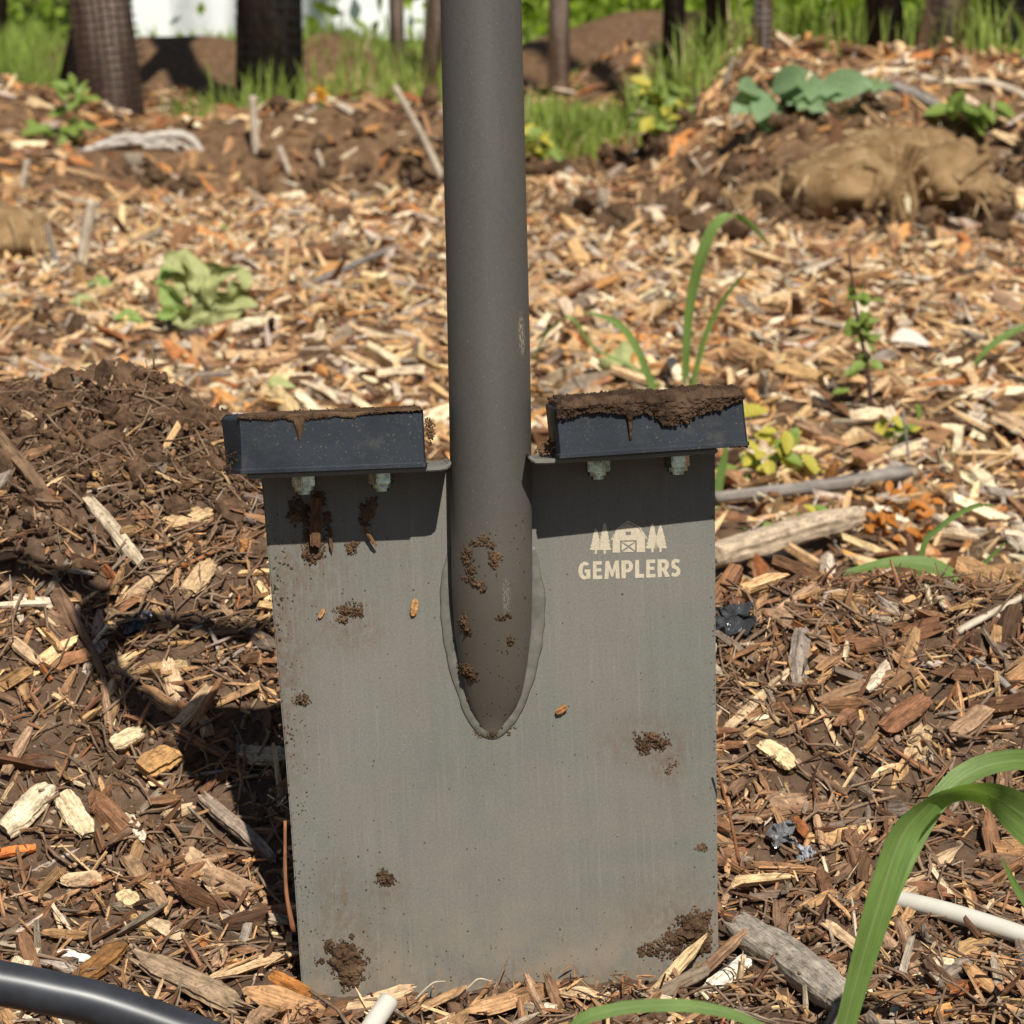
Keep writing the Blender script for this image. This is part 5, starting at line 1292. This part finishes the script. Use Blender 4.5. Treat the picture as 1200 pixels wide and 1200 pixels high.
root_ball([(895, 236, 4.80, .06, .07, .035), (930, 226, 4.84, .05, .06, .04)], "low brown burlap bundle left of the big root ball", 6)

M_BARK = grain_mat("dark_bark", (.020, .015, .012, 1), (.085, .062, .047, 1), (60, 60, 8), .9, 1.0, bd=.02)
M_BARKB = grain_mat("brown_bark", (.32, .235, .185, 1), (.60, .47, .39, 1), (50, 50, 10), .9, .35, bd=.006)
M_NET = simple("black_net", (.016, .016, .017), .5, .3, bump=0)
M_GREYNET = simple("grey_net", (.22, .22, .22), .5, .3, bump=0)
# one crown of leaves, shared by the trees: leaf faces spread through clumps on the limbs
def crown_mesh(seed, n=1500, rad=(.75, .75, .9), L=(.07, .13)):
    g = np.random.default_rng(seed); cl = g.normal(0, 1, (26, 3)); cl /= np.linalg.norm(cl, axis=1, keepdims=True); cl *= g.uniform(.35, 1, (26, 1)) * np.array(rad)
    P = cl[g.integers(0, 26, n)] + g.normal(0, .16, (n, 3)); V = []
    d = g.normal(0, 1, (n, 3)); d /= np.linalg.norm(d, axis=1, keepdims=True); e = np.cross(d, g.normal(0, 1, (n, 3))); e /= np.linalg.norm(e, axis=1, keepdims=True)
    l = g.uniform(*L, (n, 1)); w = l * .28
    Q = np.stack([P - d * l * .5, P + e * w, P + d * l * .5, P - e * w], 1).reshape(-1, 3)
    o = mk_np("crown", Q, np.arange(4 * n), np.arange(n) * 4, np.full(n, 4), M_TREELEAF); me = o.data; bpy.data.objects.remove(o); return me
CROWNS = [crown_mesh(1), crown_mesh(2)]
def net_mesh(name, r0, r1, h, cell, mat, th):
    """square plastic netting round a trunk: crossing strands as one mesh of real strips"""
    n = max(8, int(2 * math.pi * r0 / cell)); m = int(h / cell); V = []; Fc = []
    def strip(a, b, wdt, out):
        k = len(V); V.extend([a - wdt, a + wdt, b + wdt, b - wdt]); Fc.append((k, k + 1, k + 2, k + 3))
    for i in range(n):
        t0 = 2 * math.pi * i / n; t1 = 2 * math.pi * (i + 1) / n; o0 = Vector((math.cos(t0), math.sin(t0), 0)); o1 = Vector((math.cos(t1), math.sin(t1), 0))
        tg = Vector((-math.sin(t0), math.cos(t0), 0)) * th
        for j in range(m):
            f0, f1 = j / m, (j + 1) / m; ra = r0 + (r1 - r0) * f0; rb_ = r0 + (r1 - r0) * f1; wob = .006 * math.sin(t0 * 3 + f0 * 20)
            strip(o0 * (ra + wob) + Vector((0, 0, f0 * h)), o0 * (rb_ + wob) + Vector((0, 0, f1 * h)), tg, o0)
            strip(o0 * (ra + wob + .001) + Vector((0, 0, f0 * h)), o1 * (ra + wob + .001) + Vector((0, 0, f0 * h)), Vector((0, 0, th)), o0)
    me = bpy.data.meshes.new(name); me.from_pydata(V, [], Fc); me.materials.append(mat); me.update(); return me
def tree(px, dist, w, lean, label, mat=None, net=None, h=10.0, seed=0, wob=.02, group=None, flare=1.25):
    """px, w: the trunk's column and width in the photograph; lean: sideways shift per metre of height"""
    mat = mat or M_BARK; b = atdist(px, dist); r = w / 2 / F * dist; root = empty("tree", b); tag(root, label, "tree", group); rd = random.Random(seed + 40)
    P = [Vector((lean * z + rd.uniform(-wob, wob) * (z > .2), rd.uniform(-wob, wob) * (z > .2), z)) for z in np.linspace(-.06, h, 12)]
    V, Fc = tube(P, [r * (flare - (flare - 1) * min(1, i / 2)) * (1 - .45 * i / 11) for i in range(12)], 16, .05, rd)
    tr = mk("trunk", V, Fc, mat, root)
    top = P[-1]
    for k in range(5):
        a = 2 * math.pi * k / 5 + rd.uniform(-.4, .4); s0 = P[8 + k % 3]
        pts = [s0, s0 + Vector((math.cos(a) * .25, math.sin(a) * .25, .25)), s0 + Vector((math.cos(a) * .6, math.sin(a) * .6, .75))]
        v, f = tube(pts, [r * .4, r * .28, r * .1], 7); mk("limb", v, f, mat, root)
    c = bpy.data.objects.new("crown", CROWNS[seed % 2]); COL.objects.link(c); c.parent = root; c.location = top + Vector((0, 0, .5)); c.rotation_euler = (0, 0, seed * 1.3)
    if net:
        nm = net_mesh("trunk_guard", r * 1.22, r * 1.08, net[0], net[1], net[2], net[1] * .075); g_ = bpy.data.objects.new("trunk_guard", nm); COL.objects.link(g_); g_.parent = root
        g_.rotation_euler = (0, math.atan(lean), 0)
    return root
tree(138, 6.9, 66, -.10, "tree with a net guarded brown trunk at the left, its guard of black square mesh", M_BARKB, (1.2, .0195, M_NET), seed=1, wob=.006, flare=1.1)
tree(84, 8.2, 30, .28, "dark thin trunk leaning right behind the net guarded tree", M_BARK, seed=2)
tree(318, 7.6, 64, .02, "thick dark trunk left of the tube with grass at its foot", M_BARK, (1.2, .03, M_NET), seed=3, wob=.008)
tree(502, 8.6, 20, .1, "slim brown trunk just left of the tube", M_BARKB, seed=4)
tree(468, 10.2, 15, 0, "thin grey brown trunk second to the left of the tube", M_BARKB, seed=5)
tree(654, 8.0, 21, 0, "slim straight brown trunk just right of the tube, before the soil heap", M_BARKB, seed=6, wob=.006)
tree(691, 14.5, 12, 0, "very thin dark trunk far behind the soil heap", M_BARK, seed=7)
tree(786, 6.3, 22, 0, "dark trunk behind the tall grass right of the soil heap", M_BARK, seed=8)
tree(836, 6.25, 22, .02, "dark trunk behind the tall grass, left of the grey netted one", M_BARK, seed=9)
tree(890, 5.95, 18, 0, "thin trunk wrapped in a pale grey net behind the dock leaves", M_BARKB, (1.2, .014, M_GREYNET), seed=10, wob=.004)
tree(1030, 5.95, 36, .02, "dark trunk in the tall grass right of the grey netted one", M_BARK, seed=11)
tree(1092, 5.8, 40, .16, "reddish brown netted trunk leaning right in the tall grass", M_BARKB, (1.2, .0195, M_NET), seed=12, wob=.006)
tree(1172, 5.95, 58, 0, "thick dark trunk in the tall grass at the right edge", M_BARK, (1.0, .03, M_NET), seed=13)
tree(2, 11.0, 26, 0, "dark trunk at the far left edge behind the green grass", M_BARK, seed=14)

# bleached roots at the netted tree's foot
M_BLEACH = grain_mat("bleached_root", (.38, .34, .29, 1), (.66, .60, .52, 1), (14, 200, 200))
for k, pts in enumerate(([(92, 178), (140, 168), (196, 166)], [(150, 166), (190, 158), (222, 162), (242, 188)], [(168, 172), (200, 172), (216, 184)], [(110, 172), (150, 160), (182, 164)], [(196, 160), (214, 172), (228, 176)])):
    stick(pts, [4, 5, 4, 4, 3.5][k], M_BLEACH, ["long bleached root below the netted tree, reaching furthest left", "bleached root bending down at its right end below the netted tree", "short bleached root lowest below the netted tree", "bleached root close under the netted tree's mesh", "stub of bleached root between its longer neighbours at the netted tree"][k], name="bleached_root", cat="root", upright=True, base=hit(150, 178), jit=.15)

# --- dock weed on the far bank
LD = [leaf_mesh("leaf", M_DOCK, "lobed", .35, .25, 60), leaf_mesh("leaf", M_DOCK, "lobed", .15, .3, 61), leaf_mesh("leaf", M_DOCK, "oval", .2, .3, 62)]
q = hit(900, 150); s = (q.y - CAM.y) / F; root = empty("dock_weed", q); tag(root, "broad leaved grey green weed hanging over the far bank's edge", "weed")
for (px, py, tx, ty, L, k) in ((900, 110, 915, 182, 92, 0), (905, 108, 985, 98, 84, 1), (900, 112, 850, 128, 54, 2), (910, 108, 960, 122, 70, 1), (905, 104, 940, 82, 56, 2), (890, 108, 868, 96, 44, 2), (930, 110, 1000, 108, 70, 1), (900, 114, 890, 132, 50, 2), (960, 104, 1030, 92, 64, 2), (1000, 102, 1060, 96, 50, 1)):
    p = onplane(px, py, q.y - .03); t = onplane(tx, ty, q.y - .09); d = t - p
    leaf_at(LD[k], root, p, d, L * s, Vector((0, -1, .6)))
v, f = tube([Vector((0, .03, -.05)), onplane(903, 112, q.y - .02) - q], [.006, .004], 8); mk("stem", v, f, M_STEMG, root)
q = hit(1140, 165); weed("small green weed on the far bank above the root ball's right end", q, [(1142, 172), (1144, 152), (1150, 138)], 2.5, [(1160, 132, 26, 10, 6), (1118, 128, 22, 10, 6), (1146, 144, 14, 10, 4)], LW, M_STEMG, 8, Lr=(26, 44))
q = hit(775, 172); weed("bushy yellow green weed on the far bank's left end", q, [(768, 172), (770, 140), (772, 95)], 2.2, [(770, 140, 30, 34, 26), (785, 120, 26, 22, 14), (762, 105, 18, 22, 8), (800, 140, 20, 20, 8)], LW + LY[:1], M_STEMG, 9, Lr=(14, 28))
q = hit(640, 192); weed("low yellow green weed just right of the tube in the middle distance", q, [(634, 196), (636, 170), (640, 150)], 2, [(632, 165, 24, 26, 14), (640, 185, 20, 12, 8)], LY[:2] + LW, M_STEMG, 10, Lr=(14, 26))
q = hit(110, 168); weed("small green weed at the foot of the netted tree", q, [(84, 168), (88, 150), (92, 120)], 2, [(90, 110, 22, 26, 12), (45, 150, 26, 16, 10), (88, 150, 18, 16, 8)], LW, M_STEMG, 11, Lr=(16, 30))
q = hit(376, 128); s = (q.y - CAM.y) / F; root = empty("orange_flower", q); tag(root, "single orange yellow flower left of the tube in the far grass", "flower")
M_PETAL = leaf_mat("petal", (.75, .34, .02), .3, .5, .2); me = leaf_mesh("petal", M_PETAL, "oval", .3, .3, 70)
for k in range(7):
    a = 2 * math.pi * k / 7; o = leaf_at(me, root, onplane(376, 110, q.y), (math.cos(a), -.3, math.sin(a) * 1.3), 11 * s); o.name = "petal"
v, f = tube([Vector((0, 0, -.02)), onplane(376, 112, q.y) - q], [.003, .003], 6); mk("stem", v, f, M_STEMG, root)
q = hit(1168, 60); root = empty("dry_seedhead", atdist(1166, 6.6)); tag(root, "brown withered flower head in the tall grass at the upper right", "seed head"); s = 6.6 / F
for k in range(9):
    a = 2 * math.pi * k / 9; o = leaf_at(LO[k % 2], root, onplane(1164, 40, root.location.y), (math.cos(a), -.2, math.sin(a)), 24 * s)
v, f = tube([Vector((0, 0, -.02)), onplane(1166, 44, root.location.y) - root.location], [.004, .003], 6); mk("stem", v, f, M_STEM, root)

# --- grass: patches of blades
def grass(name, patches, label, seed, mat, wr=(.004, .009)):
    """patches: (column px, half width px, nearest and farthest distance, blades, mean height m)"""
    g = np.random.default_rng(seed); V = []; n_ = 0; Q = []
    for (px, hw, d0, d1, n, h) in patches:
        D = g.uniform(d0, d1, n); X = (px + g.normal(0, hw * .55, n) - 600) / F * D; Y = D + CAM.y
        cl = np.floor(g.uniform(0, max(3, n // 18), n)); X += .02 * np.sin(cl * 12.9); Y += .03 * np.sin(cl * 78.2)
        Z = gh(X, Y) - .01; H = h * g.uniform(.45, 1.25, n); a = g.uniform(0, 6.28, n); ln = np.abs(g.normal(0, .38, n)) * H; w = g.uniform(*wr, n)
        dx, dy = np.cos(a), np.sin(a); b = g.uniform(0, 6.28, n); sx, sy = np.cos(b), np.sin(b)
        for (f, k) in ((0, 1.0), (.4, .9), (.75, .6)):
            bx = X + dx * ln * f * f; by = Y + dy * ln * f * f; bz = Z + H * f * (1 - .25 * f * ln / np.maximum(H, .01))
            V.append(np.stack([np.stack([bx - sx * w * k / 2, by - sy * w * k / 2, bz], -1), np.stack([bx + sx * w * k / 2, by + sy * w * k / 2, bz], -1)], 1))
        tip = np.stack([X + dx * ln, Y + dy * ln, Z + H * (1 - .25 * ln / np.maximum(H, .01))], -1)
        A, B, C = V[-3:]; del V[-3:]
        blk = np.concatenate([A, B, C, tip[:, None, :]], 1); Q.append(blk)
    W = np.concatenate(Q); n = len(W); o7 = np.arange(n)[:, None] * 7
    fq = np.array([[0, 1, 3, 2], [2, 3, 5, 4]]); loops = np.concatenate([(o7 + fq[0]), (o7 + fq[1]), (o7 + np.array([4, 5, 6]))], 1).reshape(-1)
    tot = np.tile([4, 4, 3], n); st = np.concatenate([[0], np.cumsum(tot)[:-1]])
    o = mk_np(name, W.reshape(-1, 3), loops, st, tot, mat); return tag(o, label, kind="stuff")
grass("grass", [(20, 60, 8.2, 9.6, 900, .14), (110, 40, 6.9, 7.6, 80, .09), (225, 40, 7.0, 7.6, 90, .10), (318, 45, 7.0, 7.5, 170, .16), (410, 60, 7.4, 9.5, 520, .09), (480, 50, 7.6, 9.5, 260, .12),
                (665, 60, 5.9, 6.9, 900, .085), (640, 40, 7.6, 8.2, 200, .05), (700, 50, 6.0, 6.6, 200, .08)], "green wild grass among the far trees", 1, M_GRASS2)
grass("grass", [(800, 40, 5.8, 6.9, 220, .15), (855, 40, 5.7, 6.9, 70, .10), (940, 45, 6.2, 7.6, 300, .13), (985, 35, 5.7, 6.9, 70, .11), (1062, 25, 5.6, 6.1, 26, .11), (1135, 28, 5.6, 6.4, 90, .14), (1080, 110, 6.3, 7.6, 600, .15), (1190, 50, 5.45, 5.9, 40, .12), (1240, 40, 5.4, 6.4, 80, .14), (740, 40, 6.2, 7.2, 90, .10)], "tall wild grass on top of the far bank", 2, M_GRASS2)
M_STRAW = leaf_mat("straw", (.42, .36, .17), .3, .6, .35, 4)
grass("dry_grass", [(800, 60, 6.0, 6.8, 50, .15), (1040, 110, 5.8, 6.6, 70, .12), (1150, 80, 5.6, 6.4, 60, .12), (420, 70, 7.4, 9, 140, .09), (680, 70, 5.9, 6.8, 90, .09)], "dry straw coloured stalks among the wild grass", 4, M_STRAW, (.003, .007))
grass("grass", [(300, 700, 10.5, 18, 5000, .08), (900, 700, 10.5, 18, 5000, .08)], "far green meadow grass beyond the soil heaps", 3, M_GRASS2, (.008, .02))

# --- undergrowth beyond the trees: one mass of leaves
g = np.random.default_rng(8); Q = []
for (px, d, hw, n, zc, zr) in ((640, 13.5, .35, 800, .55, .4), (700, 14.5, .4, 900, .6, .45), (760, 13, .35, 700, .6, .45), (840, 14, .5, 1100, .6, .5), (930, 12.0, .45, 1300, .45, .45), (985, 12.5, .5, 1300, .5, .5), (1060, 12.5, .5, 1200, .5, .5), (1150, 13, .6, 1300, .6, .5), (60, 14, .22, 400, .5, .4), (410, 12.2, .10, 26, .4, .2), (10, 13, .4, 500, .6, .4), (510, 12.5, .08, 60, .6, .3), (560, 14, .4, 600, .5, .45), (1230, 13, .6, 900, .6, .5)):
    c = atdist(px, d); P = np.array([c.x, c.y, c.z + zc * .42]) + g.normal(0, 1, (n, 3)) * np.array([hw, .35, zr * .6]); dd = g.normal(0, 1, (n, 3)); dd /= np.linalg.norm(dd, axis=1, keepdims=True)
    e = np.cross(dd, g.normal(0, 1, (n, 3))); e /= np.linalg.norm(e, axis=1, keepdims=True); l = g.uniform(.05, .12, (n, 1))
    Q.append(np.stack([P - dd * l * .5, P + e * l * .25, P + dd * l * .5, P - e * l * .25], 1))
W = np.concatenate(Q).reshape(-1, 3); n = len(W) // 4
M_SHRUB = leaf_mat("shrub_leaf", (.34, .44, .07), .55, .5, .45, 3)
tag(mk_np("undergrowth", W, np.arange(4 * n), np.arange(n) * 4, np.full(n, 4), M_SHRUB), "bright green leafy undergrowth beyond the trees", kind="stuff")
# dense far woods closing the view
Q = []
for i in range(90):
    px = g.uniform(-900, 2100); d = g.uniform(24, 40); c = atdist(px, d); n = 260
    P = np.array([c.x, c.y, c.z + g.uniform(.5, 4.5)]) + g.normal(0, 1, (n, 3)) * np.array([1.0, .8, .9]); dd = g.normal(0, 1, (n, 3)); dd /= np.linalg.norm(dd, axis=1, keepdims=True)
    e = np.cross(dd, g.normal(0, 1, (n, 3))); e /= np.linalg.norm(e, axis=1, keepdims=True); l = g.uniform(.25, .5, (n, 1))
    Q.append(np.stack([P - dd * l * .5, P + e * l * .25, P + dd * l * .5, P - e * l * .25], 1))
W = np.concatenate(Q).reshape(-1, 3); n = len(W) // 4
tag(mk_np("far_woods", W, np.arange(4 * n), np.arange(n) * 4, np.full(n, 4), M_TREELEAF), "far green woods closing the view", kind="stuff")

# --- white plastic covered tunnel house beyond the left heaps
M_FILM = simple("white_film", (.78, .79, .80), .5, .3, 0, .08, 3, .1)
b = atdist(320, 13.0); root = empty("tunnel_house", b); tag(root, "white plastic covered low tunnel beyond the trees at the left", "tunnel house")
V = []; n = 20; Lh = .68
for x in np.linspace(-Lh, Lh, 24):
    for k in range(n + 1):
        a = math.pi * k / n; V.append((x, 1.1 - 1.1 * math.cos(a), -.05 + 1.5 * max(math.sin(a), 0) ** .8 + .006 * math.sin(x * 20)))
mk("cover", V, [(i * (n + 1) + k, i * (n + 1) + k + 1, (i + 1) * (n + 1) + k + 1, (i + 1) * (n + 1) + k) for i in range(23) for k in range(n)], M_FILM, root)
for sx in (-Lh, Lh):
    pts = [(sx, 1.1 - 1.1 * math.cos(math.pi * k / n), -.05 + 1.5 * max(math.sin(math.pi * k / n), 0) ** .8) for k in range(n + 1)]
    mk("end_wall", pts, [tuple(range(n + 1))], M_FILM, root, smooth=False)
